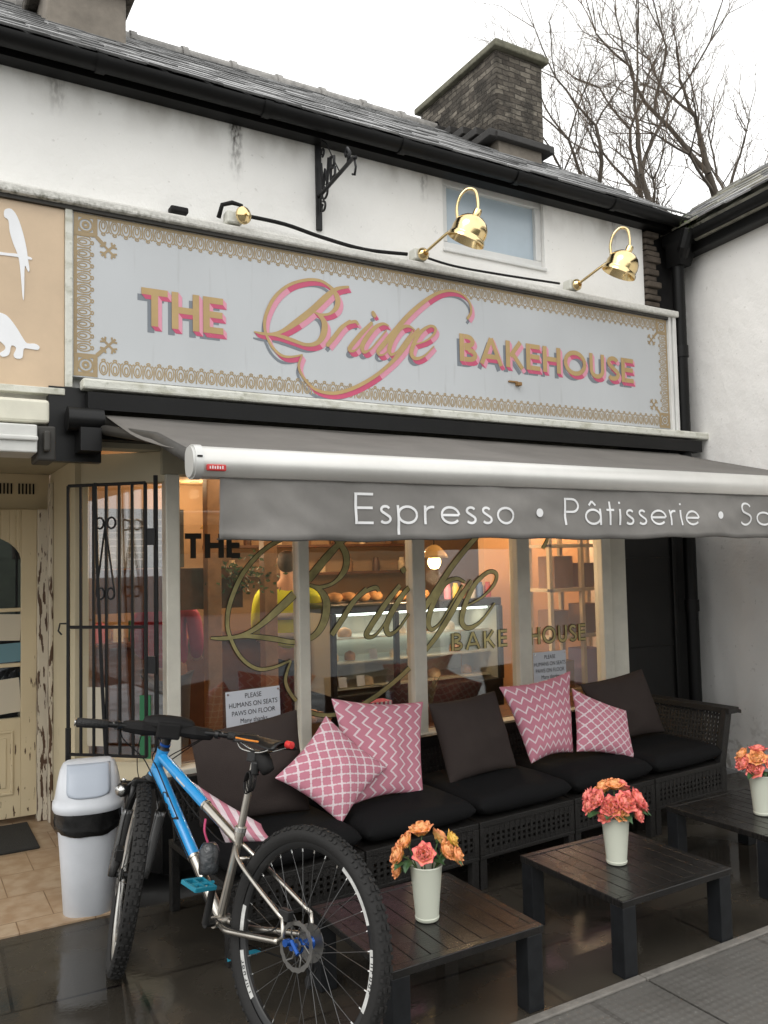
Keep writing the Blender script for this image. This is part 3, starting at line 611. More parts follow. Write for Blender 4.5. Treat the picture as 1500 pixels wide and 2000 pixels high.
# hopper and valley junction in the corner
m_=MB(); m_.box((5.26,4.26,4.09),(5.46,4.48,4.19)); m_.tube([(5.3,4.25,4.18),(5.3,4.3,4.05),(5.34,4.36,4.0)],.05,10)
m_.build('corner_hopper',M_gutter,B,bevel=.01)
m_=MB()
for i in range(260):
    a=random.gauss(0,.07); b=random.gauss(0,.05); p0=V(5.38+a,4.2+b,4.2+random.gauss(0,.03)); d=V(random.uniform(-1,1),random.uniform(-1,.4),random.uniform(-.3,1)).normalized()*.02; e=d.orthogonal().normalized()*.009
    m_.add([p0-e,p0+d,p0+e,p0-d*.3],[(0,1,2,3)])
tag(m_.build('moss_tuft',mat('moss',(.07,.10,.03),.9,var=.4)),'small green moss tuft growing in the roof valley beside the right gutter','moss')
# ================================================================== FASCIA SIGN
SY=4.42
G=thing('fascia_sign','long pale grey fascia sign lettered in gold and pink with ornamental gold border','sign',(3,SY,2.6))
bx('sign_board',(.765,SY,2.62),(5.205,SY+.07,3.50),M_panel,G,0)
m_=MB(); m_.box((.728,SY-.015,2.56),(.764,SY+.05,3.52)); m_.build('frame_post',M_mossy,G,bevel=.004)
m_=MB(); m_.box((5.206,SY-.02,2.60),(5.235,SY+.05,3.52)); m_.box((5.245,SY-.03,2.60),(5.28,SY+.05,3.56)); m_.build('frame_post',M_whiteframe,G,bevel=.003)
bx('top_ledge',(-1.5,SY-.05,3.505),(5.30,SY+.079,3.556),M_lip,G,.012)
bx('top_ledge_underside',(-1.5,SY-.02,3.485),(5.205,SY+.0,3.504),M_cassette,G,0)
bx('bottom_trim',(.80,SY-.09,2.545),(5.66,SY-.001,2.60),M_mossy,G,.012)
def SP(u,v,d): return (u,SY-d,v)
def ell(cx,cy,rx,ry,n=14,rot=0): return [(cx+rx*math.cos(2*PI*i/n)*math.cos(rot)-ry*math.sin(2*PI*i/n)*math.sin(rot),cy+rx*math.cos(2*PI*i/n)*math.sin(rot)+ry*math.sin(2*PI*i/n)*math.cos(rot)) for i in range(n+1)]
bd=MB()
def band(along,inner,u0,u1,base,sgn,k0):
    # along: 'u' or 'v'; pattern built from the outer edge (base) towards the inside (sgn)
    n=int((u1-u0)/.058); st=(u1-u0)/n
    def W(a,b): return (a,base+sgn*b) if along=='u' else (base+sgn*b,a)
    if not(along=='u' and sgn>0): ribbon(bd,[W(u0,.009),W(u1,.009)],.018,SP,.0008)
    for i in range(n):
        c=u0+st*(i+.5); k=.0010+(i%3)*.0002
        ribbon(bd,[W(*p) for p in ell(c,.052,.0205,.035,16)],.0062,SP,k)
        ribbon(bd,[W(*p) for p in ell(c,.046,.0095,.020,10)],.0062,SP,k+.00005)
        ribbon(bd,[W(*p) for p in ell(c,.093,.009,.006,8)],.0065,SP,k+.0001)
        ribbon(bd,[W(c+st/2,.012),W(c+st/2,.075)],.0068,SP,k+.00008)
        ribbon(bd,[W(c+st/2-.012,.086),W(c+st/2,.076),W(c+st/2+.012,.086)],.006,SP,k+.00012)
L0,L1,Z0,Z1=.77,5.20,2.625,3.482
band('u',1,L0+.12,L1-.12,Z1,-1,0); band('u',1,L0+.12,L1-.12,Z0,1,0)
band('v',1,Z0+.12,Z1-.12,L0,1,0); band('v',1,Z0+.12,Z1-.12,L1,-1,0)
for cx,sx_ in ((L0,1),(L1,-1)):
    for cz,sz_ in ((Z0,1),(Z1,-1)):
        X=lambda a:cx+sx_*a
        Zf=lambda a:cz+sz_*a
        for a,b in (((0,.012),(.115,.012)),((0,.108),(.115,.108)),((.012,0),(.012,.115)),((.108,0),(.108,.115))):
            ribbon(bd,[(X(a[0]),Zf(a[1])),(X(b[0]),Zf(b[1]))],.022,SP,.0020 if a[1]==b[1] else .0023)
        ribbon(bd,ell(X(.06),Zf(.06),.035,.035,18),.010,SP,.0026); ribbon(bd,ell(X(.06),Zf(.06),.014,.014,12),.012,SP,.0027)
        q=(X(.175),Zf(.175))
        for k_ in range(4):
            a=k_*PI/2+PI/4; e_=(q[0]+.05*math.cos(a),q[1]+.05*math.sin(a))
            ribbon(bd,[q,e_],.012,SP,.0016+k_*.0001)
            for s_ in (-.6,.6): 
                m2=(q[0]+.028*math.cos(a),q[1]+.028*math.sin(a)); ribbon(bd,[m2,(m2[0]+.024*math.cos(a+s_*1.6),m2[1]+.024*math.sin(a+s_*1.6))],.010,SP,.0021+k_*.0001+(s_>0)*.0002)
        ribbon(bd,[(X(.115),Zf(.115)),(X(.15),Zf(.15))],.02,SP,.0019)
bd.build('gold_border',M_gold2,G)
BR={
'stem':[(1.757,2.97,.0083),(1.798,2.968,.0103),(1.862,2.97,.0145),(1.932,2.997,.0207),(2.025,3.064,.0331),(2.127,3.15,.0351),(2.219,3.241,.0331),(2.29,3.299,.0207),(2.37,3.324,.0145)],
'swoosh':[(2.138,3.136,.0103),(2.183,3.126,.0145),(2.241,3.141,.0145),(2.285,3.182,.0269),(2.297,3.231,.031),(2.278,3.276,.0269),(2.238,3.312,.0165),(2.176,3.334,.0165),(2.085,3.323,.0165),(1.974,3.275,.0165),(1.886,3.193,.0186),(1.832,3.09,.0186),(1.818,3.013,.0165),(1.832,2.954,.0145),(1.866,2.893,.0145),(1.919,2.852,.0145),(1.978,2.848,.0124),(2.053,2.868,.0083)],
'bowl':[(2.138,3.136,.0103),(2.177,3.118,.0207),(2.205,3.072,.0351),(2.194,3.003,.0351),(2.152,2.951,.0248),(2.078,2.932,.0186),(1.98,2.952,.0207),(1.883,2.968,.0165),(1.809,2.964,.0124),(1.757,2.97,.0083)],
'r1':[(2.223,2.947,.0227),(2.273,3.007,.0248),(2.32,3.065,.0227),(2.378,3.113,.0145)],
'r2':[(2.32,3.06,.0083),(2.368,3.098,.0145),(2.416,3.114,.0186),(2.433,3.101,.0145)],
'i':[(2.53,3.118,.0207),(2.462,3.051,.0248),(2.395,2.974,.0248),(2.37,2.936,.0227),(2.4,2.929,.0124),(2.442,2.963,.0083),(2.51,3.051,.0072)],
'dot':[(2.542,3.187,.022),(2.547,3.178,.027),(2.553,3.168,.022)],
'dbowl':[(2.65,3.119,.0103),(2.61,3.125,.0165),(2.554,3.094,.0227),(2.492,3.022,.0269),(2.46,2.965,.0269),(2.471,2.932,.0207),(2.514,2.95,.0103),(2.57,3.01,.0093),(2.634,3.083,.0093)],
'dstem':[(3.27,3.247,.0186),(3.299,3.292,.0165),(3.29,3.354,.0145),(3.236,3.401,.0145),(3.153,3.415,.0165),(3.057,3.393,.0186),(2.948,3.329,.0227),(2.814,3.216,.0269),(2.697,3.09,.0289),(2.607,2.987,.0289),(2.571,2.946,.0227),(2.587,2.924,.0124),(2.624,2.938,.0083),(2.669,2.989,.0072)],
'gbowl':[(2.844,3.117,.0093),(2.799,3.134,.0165),(2.741,3.112,.0227),(2.683,3.04,.0269),(2.654,2.971,.0269),(2.668,2.937,.0186),(2.712,2.961,.0093),(2.771,3.033,.0083),(2.831,3.107,.0083)],
'gtail':[(2.877,3.124,.0165),(2.81,3.049,.0269),(2.731,2.952,.0269),(2.654,2.873,.0207),(2.528,2.775,.0207),(2.383,2.695,.0207),(2.254,2.656,.0186),(2.141,2.667,.0165),(2.069,2.722,.0145),(2.03,2.794,.0145),(2.053,2.866,.0083)],
'e':[(2.841,3.019,.0072),(2.927,3.052,.0093),(2.992,3.102,.0145),(3.007,3.145,.0186),(2.963,3.154,.0165),(2.889,3.103,.0227),(2.835,3.019,.0269),(2.818,2.956,.0269),(2.852,2.93,.0207),(2.918,2.956,.0124),(2.992,3.025,.0072)]}
OFF=(.022,-.024); SHO=(-.020,-.036)
bl=MB(); k=0
for nm,pts in BR.items():
    P=catmull(pts,6); xy=[(p[0],p[1]) for p in P]; ww=[p[2]*1.12 for p in P]; k+=1
    ribbon(bl,[(x+SHO[0]*.4,y+SHO[1]) for x,y in xy],ww,SP,.0007+k*1.2e-5,3)
    ribbon(bl,xy,ww,SP,.0042+k*1.2e-4,0,True); block(bl,xy,ww,SP,.0040+k*1e-5,OFF,1,2)
bl.build('bridge_script_lettering',[M_gold,M_pinkL,M_pinkD,M_shadow],G)
def caps(word,u0,u1,v0,cap,vs=0):
    mb=MB()
    def sh(P,w,k):
        ribbon(mb,[(x+SHO[0],y+SHO[1]) for x,y in P],w,SP,.0007+k*1.2e-5,3)
        ribbon(mb,P,w,SP,.0042+k*5e-5,0); block(mb,P,w,SP,.0040,OFF,1,2)
    text(mb,word,u0,u1,v0,cap,SP,.008,h=.088,gap=.1,shade=sh,vslope=vs); return mb.build('block_lettering',[M_gold,M_pinkL,M_pinkD,M_shadow],G)
caps('THE',1.115,1.57,2.93,.205); caps('BAKEHOUSE',3.195,4.81,2.952,.185,-.004)
m_=MB(); m_.box((3.60,SY-.012,2.845),(3.68,SY,2.858)); m_.box((3.66,SY-.03,2.825),(3.70,SY-.001,2.85)); m_.build('broken_bracket',mat('rusty_metal',(.25,.14,.05),.7),G,bevel=.003)
# neighbour sign board at far left
NS=thing('silhouette_sign','faded peach sign board with white parrot and animal silhouettes at far left','sign',(0,SY,2.55))
bx('sign_board',(-1.6,SY,2.55),(.727,SY+.05,3.485),M_peach,NS,.003)
bx('bottom_trim',(-1.6,SY-.02,2.515),(.727,SY+.05,2.549),M_mossy,NS,.004)
def sil(pts,nm,d=.004):
    mb=MB(); P=catmull(pts,3,True); mb.prism([(x,SY-.0005,z) for x,z in P],(0,-d,0)); return mb.build(nm,M_sil,NS)
sil([(.445,3.425),(.475,3.435),(.503,3.40),(.527,3.33),(.545,3.25),(.553,3.19),(.56,3.14),(.553,3.13),(.538,3.155),(.536,3.06),(.534,2.985),(.528,3.0),(.522,3.08),(.51,3.19),(.485,3.26),(.468,3.32),(.462,3.375),(.443,3.39)],'parrot_silhouette')
sil([(.1,3.19),(.3,3.212),(.44,3.208),(.50,3.212),(.565,3.205),(.565,3.192),(.5,3.196),(.4,3.192),(.2,3.178)],'branch_silhouette',.003)
sil([(.2,2.93),(.33,2.92),(.42,2.905),(.46,2.89),(.50,2.84),(.53,2.79),(.55,2.765),(.585,2.767),(.607,2.755),(.60,2.737),(.56,2.738),(.535,2.735),(.528,2.69),(.50,2.683),(.488,2.70),(.50,2.735),(.478,2.745),(.468,2.70),(.44,2.685),(.425,2.70),(.45,2.725),(.44,2.75),(.38,2.78),(.2,2.8)],'animal_silhouette')
# neighbour's rolled cream awning box
NA=thing('cream_awning_box','closed cream awning box below the peach sign at far left','awning',(0,4.3,2.25))
m_=MB(); m_.box((-1.6,4.24,2.34),(.63,4.48,2.455)); m_.build('housing',mat('cream_metal',(.66,.64,.53),.4,var=.1),NA,bevel=.015)
m_=MB(); m_.box((-1.6,4.20,2.19),(.57,4.44,2.325)); m_.box((-1.6,4.185,2.245),(.572,4.2,2.27)); m_.build('front_profile',mat('white_metal',(.6,.6,.57),.4,var=.1),NA,bevel=.012)
m_=MB(); m_.box((.575,4.25,2.16),(.66,4.46,2.33)); m_.box((.60,4.2,2.2),(.63,4.25,2.3)); m_.build('end_bracket',M_cassette,NA,bevel=.01)
# ================================================================== MAIN AWNING
AW=thing('awning','open grey fabric awning with silver front bar over the terrace','awning',(3,4.3,2.4))
ax0,ax1=.875,5.16; by,bz=2.83,2.005
m_=MB(); m_.box((ax0-.05,4.33,2.44),(5.45,4.495,2.53)); m_.box((ax0+.02,4.40,2.30),(5.4,4.49,2.40)); m_.build('cassette_back',M_gutter,AW)
m_=MB(); m_.tube([(ax0+.02,4.33,2.375),(ax1,4.33,2.375)],.040,16); m_.build('roller_tube',M_cassette,AW,smooth=True,autos=50)
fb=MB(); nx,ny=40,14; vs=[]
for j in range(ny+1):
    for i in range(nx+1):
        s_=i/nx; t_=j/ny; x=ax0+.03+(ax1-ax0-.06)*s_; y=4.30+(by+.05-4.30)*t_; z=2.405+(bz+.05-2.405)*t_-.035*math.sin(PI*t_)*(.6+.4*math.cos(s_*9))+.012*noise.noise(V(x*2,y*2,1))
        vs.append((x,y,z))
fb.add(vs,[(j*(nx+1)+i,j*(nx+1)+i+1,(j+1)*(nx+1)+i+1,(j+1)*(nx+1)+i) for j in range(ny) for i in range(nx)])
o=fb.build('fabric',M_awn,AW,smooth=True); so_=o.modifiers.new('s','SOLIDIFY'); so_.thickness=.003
M_cap=mat('silver_white_cap',(.60,.60,.58),.35,metal=.4)
m_=MB()
prof=[(.0,.058),(-.03,.052),(-.052,.03),(-.06,0),(-.055,-.03),(-.035,-.052),(0,-.058),(.03,-.05),(.045,-.02),(.045,.03),(.03,.052)]
m_.prism([(ax0+.03,by+y,bz+z) for y,z in prof],(ax1-ax0-.06,0,0)); bar=m_.build('front_bar',M_bar,AW,smooth=True,autos=35)
m_=MB(); pc=catmull(prof,4,True); m_.prism([(ax0+.008,by+y*1.06,bz+z*1.06) for y,z in pc],(.028,0,0)); m_.prism([(ax0,by+y*.93,bz+z*.93) for y,z in pc],(.008,0,0)); ec=m_.build('end_cap',M_cap,bar,smooth=True,autos=50); bx('drain_slot',(ax0+.012,by-.066,bz+.012),(ax0+.03,by-.058,bz+.018),M_blackmatt,ec,.001)
m_=MB(); m_.box((ax0+.045,by-.0655,bz-.035),(ax0+.115,by-.052,bz-.012)); rl=m_.build('red_label',M_red,bar,bevel=.004)
m_=MB()
for i in range(6): m_.box((ax0+.054+i*.009,by-.0665,bz-.028),(ax0+.058+i*.009,by-.0657,bz-.019+(i%2)*.002))
m_.build('label_print',M_white,bar)
# valance with ripples
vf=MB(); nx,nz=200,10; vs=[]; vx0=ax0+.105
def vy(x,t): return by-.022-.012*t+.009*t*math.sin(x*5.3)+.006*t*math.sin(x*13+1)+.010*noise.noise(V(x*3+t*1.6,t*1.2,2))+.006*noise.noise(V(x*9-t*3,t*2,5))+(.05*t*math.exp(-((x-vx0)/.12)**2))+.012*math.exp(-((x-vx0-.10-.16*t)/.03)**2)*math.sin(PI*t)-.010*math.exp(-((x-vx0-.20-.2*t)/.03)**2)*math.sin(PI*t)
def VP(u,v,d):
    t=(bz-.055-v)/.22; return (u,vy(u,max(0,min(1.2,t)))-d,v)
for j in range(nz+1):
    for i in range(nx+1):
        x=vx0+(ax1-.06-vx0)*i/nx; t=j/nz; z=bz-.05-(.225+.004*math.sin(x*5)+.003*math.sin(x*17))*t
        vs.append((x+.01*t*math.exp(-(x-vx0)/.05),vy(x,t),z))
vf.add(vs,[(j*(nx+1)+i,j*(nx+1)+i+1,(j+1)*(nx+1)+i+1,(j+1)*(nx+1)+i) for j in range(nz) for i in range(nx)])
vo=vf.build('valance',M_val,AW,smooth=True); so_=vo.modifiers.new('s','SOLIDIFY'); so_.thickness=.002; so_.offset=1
m_=MB(); m_.tube([(x:=vx0+(ax1-.06-vx0)*i/120, vy(x,1),bz-.276-.004*math.sin(x*5)-.003*math.sin(x*17)) for i in range(121)],.003,6); m_.build('hem',M_cassette,vo)
for wd_,u0,u1 in (('Espresso',1.535,2.315),('Pâtisserie',2.615,3.52),('Sa',3.845,4.115)):
    tx=MB(); text(tx,wd_,u0*.987,u1*.987,1.789,.122,VP,.0052,h=.042,gap=.17,sub=.012); tx.build('word_lettering',M_awtext,vo)
for u_ in (2.437,3.635):
    tx=MB(); tx.lathe([(.019,0),(.019,.0012)],VP(u_,1.842,.0052),(0,-1,0),20); tx.build('dot_lettering',M_awtext,vo)
m_=MB()
for xs in (2.12,3.34,4.56):
    m_.tube([(xs,4.30+(by+.05-4.30)*t_/20,2.405+(bz+.05-2.405)*t_/20-.035*math.sin(PI*t_/20)*(.6+.4*math.cos((xs-ax0-.03)/(ax1-ax0-.06)*9))+.012*noise.noise(V(xs*2,(4.30+(by+.05-4.30)*t_/20)*2,1))-.004) for t_ in range(21)],.004,4)
m_.build('seams',M_awn,AW)
# folding arm at the left + bracket
m_=MB(); m_.tube([(ax0+.02,4.28,2.33),(ax0+.10,3.6,2.2),(ax0+.03,2.9,2.03)],.026,8); m_.build('folding_arm',M_cassette,AW,smooth=True)
m_=MB(); m_.tube([(ax0-.15,4.33,2.385),(ax0+.02,4.33,2.385)],.062,16); m_.box((ax0-.10,4.25,2.22),(ax0-.0,4.44,2.335)); m_.box((ax0-.225,4.41,2.18),(ax0+.03,4.48,2.56)); m_.build('wall_bracket',M_black,AW,smooth=True,autos=30)
# ================================================================== WALL BRACKET WITH LETTERS
K=thing('iron_sign_bracket','black scrolled wrought iron sign bracket with letters on upper wall','bracket',(2.22,WY,3.7))
m_=MB(); m_.box((2.198,WY-.02,3.675),(2.235,WY,4.235)); m_.build('wall_bar',M_iron,K,bevel=.003)
# arm projects from the wall towards the street
def KP(a,z): return (2.216,WY-.02-a,z)
m_=MB(); m_.tube([KP(0,3.885),KP(.22,3.91),KP(.44,3.935),KP(.47,3.925)],.012,8)
m_.tube([KP(.38,3.93),KP(.40,3.985),KP(.375,4.02),KP(.35,4.0),KP(.36,3.98)],.011,8); m_.tube([KP(.455,3.93),KP(.47,3.87),KP(.455,3.83),KP(.43,3.845)],.007,8)
m_.tube([KP(.02,4.2),KP(.05,4.215),KP(.1,4.18),KP(.2,4.03),KP(.27,3.93)],.004,6)
m_.build('arm',M_iron,K,smooth=True)
m_=MB(); 
def spiral(cx,cz,r,a0,a1): return [KP(cx+r*(1-.55*i/14)*math.cos(R(a0+(a1-a0)*i/14)),cz+r*(1-.55*i/14)*math.sin(R(a0+(a1-a0)*i/14))) for i in range(15)]
m_.tube([KP(.02,3.78),KP(.02,3.86),KP(.07,3.92)],.007,6); m_.tube(spiral(.07,3.88,.05,60,-260),.007,6); m_.tube(spiral(.05,3.80,.035,90,-260),.007,6); m_.tube(spiral(.05,4.14,.028,-90,230),.007,6)
m_.build('scrolls',M_iron,K,smooth=True)
m_=MB()
for pts in ([(.03,4.08),(.055,3.91),(.085,4.02),(.11,3.92),(.135,4.07)],[(.16,3.92),(.16,4.06)],[(.16,4.06),(.205,4.05),(.205,4.0),(.16,3.995)],[(.16,3.995),(.215,3.98),(.215,3.935),(.16,3.92)]): m_.tube([KP(*q_) for q_ in pts],.009,6)
m_.build('letters',M_iron,K)
# ================================================================== BRASS LAMPS
def lamp(bx_,name,label,full=True):
    t=thing(name,label,'lamp',(bx_,4.40,3.58),'brass lamps above the fascia sign')
    m_=MB(); m_.box((bx_-.055,4.37,3.565),(bx_+.035,4.45,3.64)); m_.build('junction_block',M_mossy,t,bevel=.01)
    if not full:
        m_=MB(); m_.lathe([(.0,.03),(.02,.03),(.048,.012),(.05,0)],(bx_+.03,4.35,3.61),(.25,-1,-.1),20); m_.lathe([(.008,.032),(.009,.05)],(bx_+.03,4.35,3.61),(.25,-1,-.1),10); m_.build('brass_rose',M_brass,t,smooth=True,autos=40)
        m_=MB(); m_.tube([(bx_-.09,4.42,3.6),(bx_-.075,4.40,3.67),(bx_-.02,4.39,3.69),(bx_+.03,4.38,3.68),(bx_+.05,4.39,3.60)],.013,8); m_.build('stub_cable',M_blackmatt,t,smooth=True); return t
    m_=MB(); m_.lathe([(.0,.03),(.02,.03),(.04,.01),(.042,0)],(bx_,4.36,3.60),(0,-1,0),18); m_.build('brass_rose',M_brass,t,smooth=True,autos=40)
    P=catmull([(bx_+.0,4.35,3.60),(bx_+.055,4.22,3.67),(bx_+.10,4.13,3.73),(bx_+.10,4.12,3.83),(bx_+.115,4.10,3.90),(bx_+.15,4.07,3.94),(bx_+.185,4.04,3.925),(bx_+.195,4.03,3.86),(bx_+.195,4.03,3.80)],6)
    m_=MB(); m_.tube(P,.0095,10); m_.build('swan_neck',M_brass,t,smooth=True)
    c=V(bx_+.195,4.03,3.795); ax_=V(-.30,.38,-1).normalized(); m_=MB(); m_.lathe([(.0,-.0),(.022,0),(.026,.01),(.026,.045),(.034,.05)],c-ax_*.01,ax_,20); m_.build('lamp_holder',M_brass,t,smooth=True,autos=40)
    m_=MB(); pr=[(.03,.045),(.06,.052),(.088,.074),(.107,.105),(.114,.14),(.112,.17),(.113,.178),(.121,.186),(.123,.205),(.118,.207),(.107,.172),(.10,.14),(.05,.068)]
    m_.lathe(pr,c-ax_*.01,ax_,36); m_.build('lamp_shade',M_brass,t,smooth=True,autos=45)
    return t
lamp(1.64,'brass_wall_lamp','brass lamp mount without a shade, leftmost above the sign',False)
lamp(2.89,'brass_wall_lamp','swan neck brass lamp with round shade in front of the small upper window')
lamp(4.21,'brass_wall_lamp','swan neck brass lamp with round shade near the black downpipe')
m_=MB(); m_.tube(catmull([(1.70,4.39,3.63),(1.95,4.41,3.635),(2.2,4.43,3.61),(2.5,4.44,3.59),(2.8,4.41,3.60)],6),.012,8); m_.tube(catmull([(2.93,4.42,3.61),(3.2,4.45,3.60),(3.6,4.45,3.605),(4.1,4.42,3.61)],6),.008,6)
tag(m_.build('lamp_cable',M_blackmatt,None,smooth=True),'black cable sagging along the sign top between the brass lamps','cable')
tag(bx('black_sensor_box',(1.28,4.42,3.59),(1.38,4.49,3.625),M_blackmatt,None,.01),'small black box on the ledge left of the shadeless lamp mount','box')
# ================================================================== GATE GRILLE in front of the splayed window
GT=thing('window_grille','black iron bar grille with scrolls over the splayed side window','grille',(1.05,4.6,.6))
def gp_(t,z,o=.09): q=A0+sd_*t+sn*o; return (q.x,q.y,z)
gl=Ls+.0; gz0,gz1=.64,2.09
m_=MB()
for t_ in (.07,gl): m_.tube([gp_(t_,gz0),gp_(t_,gz1)],.010,6)
for z in (gz0,gz1,1.32): m_.tube([gp_(.07,z),gp_(gl,z)],.009,6)
m_.tube([gp_(gl,1.34),gp_(gl+.05,1.34),gp_(gl+.06,1.30),gp_(gl+.04,1.28)],.005,6)
m_.build('grille_frame',M_iron,GT)
n=6
for i in range(1,n): 
    t_=.07+(gl-.07)*i/n; MB().tube([gp_(t_,gz0),gp_(t_,gz1)],.0085,6).build('bar',M_iron,GT)
m_=MB(); cx=.07+(gl-.07)*3/n
for s_ in(-1,1):
    m_.tube([gp_(cx,1.87,.1),gp_(cx+s_*.055,1.50,.1)],.006,5)
    m_.tube([gp_(cx+s_*(.035+.025*math.cos(R(a))),1.88+.03*math.sin(R(a)),.1) for a in range(0,361,30)],.006,5)
    m_.tube([gp_(cx+s_*(.03+.022*math.cos(R(a))),1.50+.03*math.sin(R(a)),.1) for a in range(0,361,30)],.006,5)
m_.tube([gp_(cx+.06,2.10,.1),gp_(cx+.05,1.7,.1),gp_(cx+.02,1.0,.1),gp_(cx,gz0,.1)],.010,5)
m_.build('scrolls',M_iron,GT)
m_=MB(); m_.tube([gp_(.02,.66,.07),gp_(.02,2.13,.07)],.012,6)
for z in (1.80,1.12): m_.obox(gp_(.045,z,.08),sd_*.03,sn*.012,(0,0,.045))
m_.tube([gp_(gl,.78),gp_(gl,.60)],.015,6); m_.tube([gp_(gl,.64,.10),gp_(gl,.52,.10)],.009,6); m_.build('hinge_post',M_iron,GT)
# ================================================================== WINDOW LETTERING (gilt, on the glass)
WL=thing('window_lettering','gilt script and capitals with dark outline painted on the shop window glass','lettering',(2.6,WY,.6))
def WP(u,v,d): return (u,WY+.012-d,v)
su,sv=1.612,1.62
def wm(p): return (1.612*p[0]-.0358*p[1]-1.2133,.0146*p[0]+1.6206*p[1]-3.6033)
bays=((1.332,2.035),(2.105,2.825),(2.92,3.675),(3.785,4.47))
def clip_rib(mb,xy,ww,d,mi,zmax=2.13):
    run=[]
    def flush():
        if len(run)>1: ribbon(mb,[r[0] for r in run],[r[1] for r in run],WP,d,mi)
        run.clear()
    for p,w_ in zip(xy,ww):
        ok=any(a+.004<p[0]<b-.004 for a,b in bays) and p[1]<zmax and p[1]>.57
        if ok: run.append((p,w_))
        else: flush()
    flush()
mb=MB(); k=0
for nm,pts in BR.items():
    P=catmull(pts,14); k+=1; xy=[wm(p) for p in P]; ww=[p[2]*1.3 for p in P]
    clip_rib(mb,xy,[q_+.009 for q_ in ww],.001+k*3e-5,1); clip_rib(mb,xy,ww,.003+k*1e-4,0)
mb.build('script',[M_ggold,M_gout],WL)
mb=MB()
def wcaps(word,u0,u1,v0,cap,dark):
    mb=MB()
    def sh(P,w,k):
        ribbon(mb,P,w*1.35,WP,.001+k*2e-5,1); ribbon(mb,P,w*.85,WP,.003+k*2e-5,1 if dark else 0)
    text(mb,word,u0,u1,v0,cap,WP,.004,h=.085,gap=.16,shade=sh); mb.build('capitals',[M_ggold,M_gout],WL)
wcaps('THE',1.37,1.69,1.68,.135,True); wcaps('BAKE',3.135,3.60,1.045,.115,False); wcaps('HOUSE',3.80,4.32,1.038,.12,False)
# paper notices in the window
def notice(x,z,w_,h_,rot,label,lines,name='paper_notice',m_p=M_paper,Y=WY-.004):
    t=thing(name,label,'notice',(x,Y,z),None); ca,sa=math.cos(rot),math.sin(rot)
    def NPp(u,v,d): return (x+u*ca-v*sa,Y-d,z+u*sa+v*ca)
    m_=MB(); m_.prism([NPp(-w_/2,0,0),NPp(w_/2,0,0),NPp(w_/2,h_,0),NPp(-w_/2,h_,0)],(0,.002,0)); m_.build('sheet',m_p,t)
    for s_,v,sz in lines: real_text('print',s_,NPp,0,v,sz,.0012,M_ink,t,.86)
    if m_p is M_paper and lines:
        m_=MB()
        for u in (-w_/2+.012,w_/2-.012): m_.lathe([(.006,.0),(.006,.003)],NPp(u,h_-.015,.004),(0,-1,0),10)
        m_.build('pin',M_silver,t)
    return t
txt=[('PLEASE',.165,.038),('HUMANS ON SEATS',.118,.038),('PAWS ON FLOOR',.072,.038),('Many thanks',.028,.038)]
notice(1.757,.725,.325,.21,R(1.5),'white paper notice in the left window pane reading PLEASE HUMANS ON SEATS',txt)
notice(3.96,.755,.30,.23,R(0),'white paper notice in the right window pane partly behind the zigzag cushion',[(a,b+.015,c) for a,b,c in txt])
# papers behind the door glass
notice(.60,1.18,.20,.17,R(-3),'white leaflet taped high in the arched door glass',[],'door_leaflet',mat('cream_paper',(.55,.5,.4),.7),5.918)
notice(.64,1.04,.17,.12,R(2),'pale leaflet with teal print in the middle of the door glass',[],'door_leaflet',M_teal2,5.918)
notice(.60,.71,.22,.22,R(4),'cream sheet with a pink corner low in the door glass',[],'door_leaflet',MATS['cream_paper'],5.918)
# green cards and leaflet in side window
for t_,z,hh,lab in ((.14,.86,.16,'green card in the side window, upper of two'),(.14,.66,.12,'green card in the side window, lower of two')):
    m_=MB(); sbox(m_,t_-.03,t_+.035,-.034,-.031,z-hh/2,z+hh/2); tag(m_.build('green_card',M_green),lab,'card')
m_=MB(); sbox(m_,.37,.50,-.034,-.031,.66,.98); tag(m_.build('window_leaflet',MATS['cream_paper']),'cream leaflet low in the barred side window','leaflet')
# ================================================================== INTERIOR THINGS
def spotlamp(x,y,z,label,e=16):
    e*=2.2
    t=thing('ceiling_spotlight',label,'light',(x,y,z),'spotlights in the shop ceiling')
    m_=MB(); m_.lathe([(.03,0),(.03,.003)],(x,y,z-.004),(0,0,-1),12); m_.build('bulb',M_spot,t); m_=MB(); m_.lathe([(.033,0),(.045,0),(.045,.006),(.033,.006)],(x,y,z-.002),(0,0,-1),16); m_.build('ring',M_silver,t)
    l=bpy.data.lights.new('spot_light','POINT'); l.energy=e; l.color=(1,.70,.42); l.shadow_soft_size=.05; lo=bpy.data.objects.new('spot_light',l); C.objects.link(lo); lo.location=(0,0,-.12); lo.parent=t
spotlamp(2.50,7.9,2.449,'small lit ceiling spotlight nearest the top left of the window',5)
spotlamp(3.9,7.2,2.449,'lit ceiling spotlight above the back counter',14); spotlamp(1.7,6.5,2.449,'lit ceiling spotlight above the wooden posts',4); spotlamp(5.3,5.72,2.449,'added unseen fill spotlight behind the cream shelves',14); spotlamp(4.2,4.95,2.449,'added unseen fill spotlight between the display case and the cream shelves',7); spotlamp(2.2,5.1,2.449,'lit ceiling spotlight just inside the left window panes',6)  # the two flanking the cream shelves are unseen, added to brighten shelf and partition
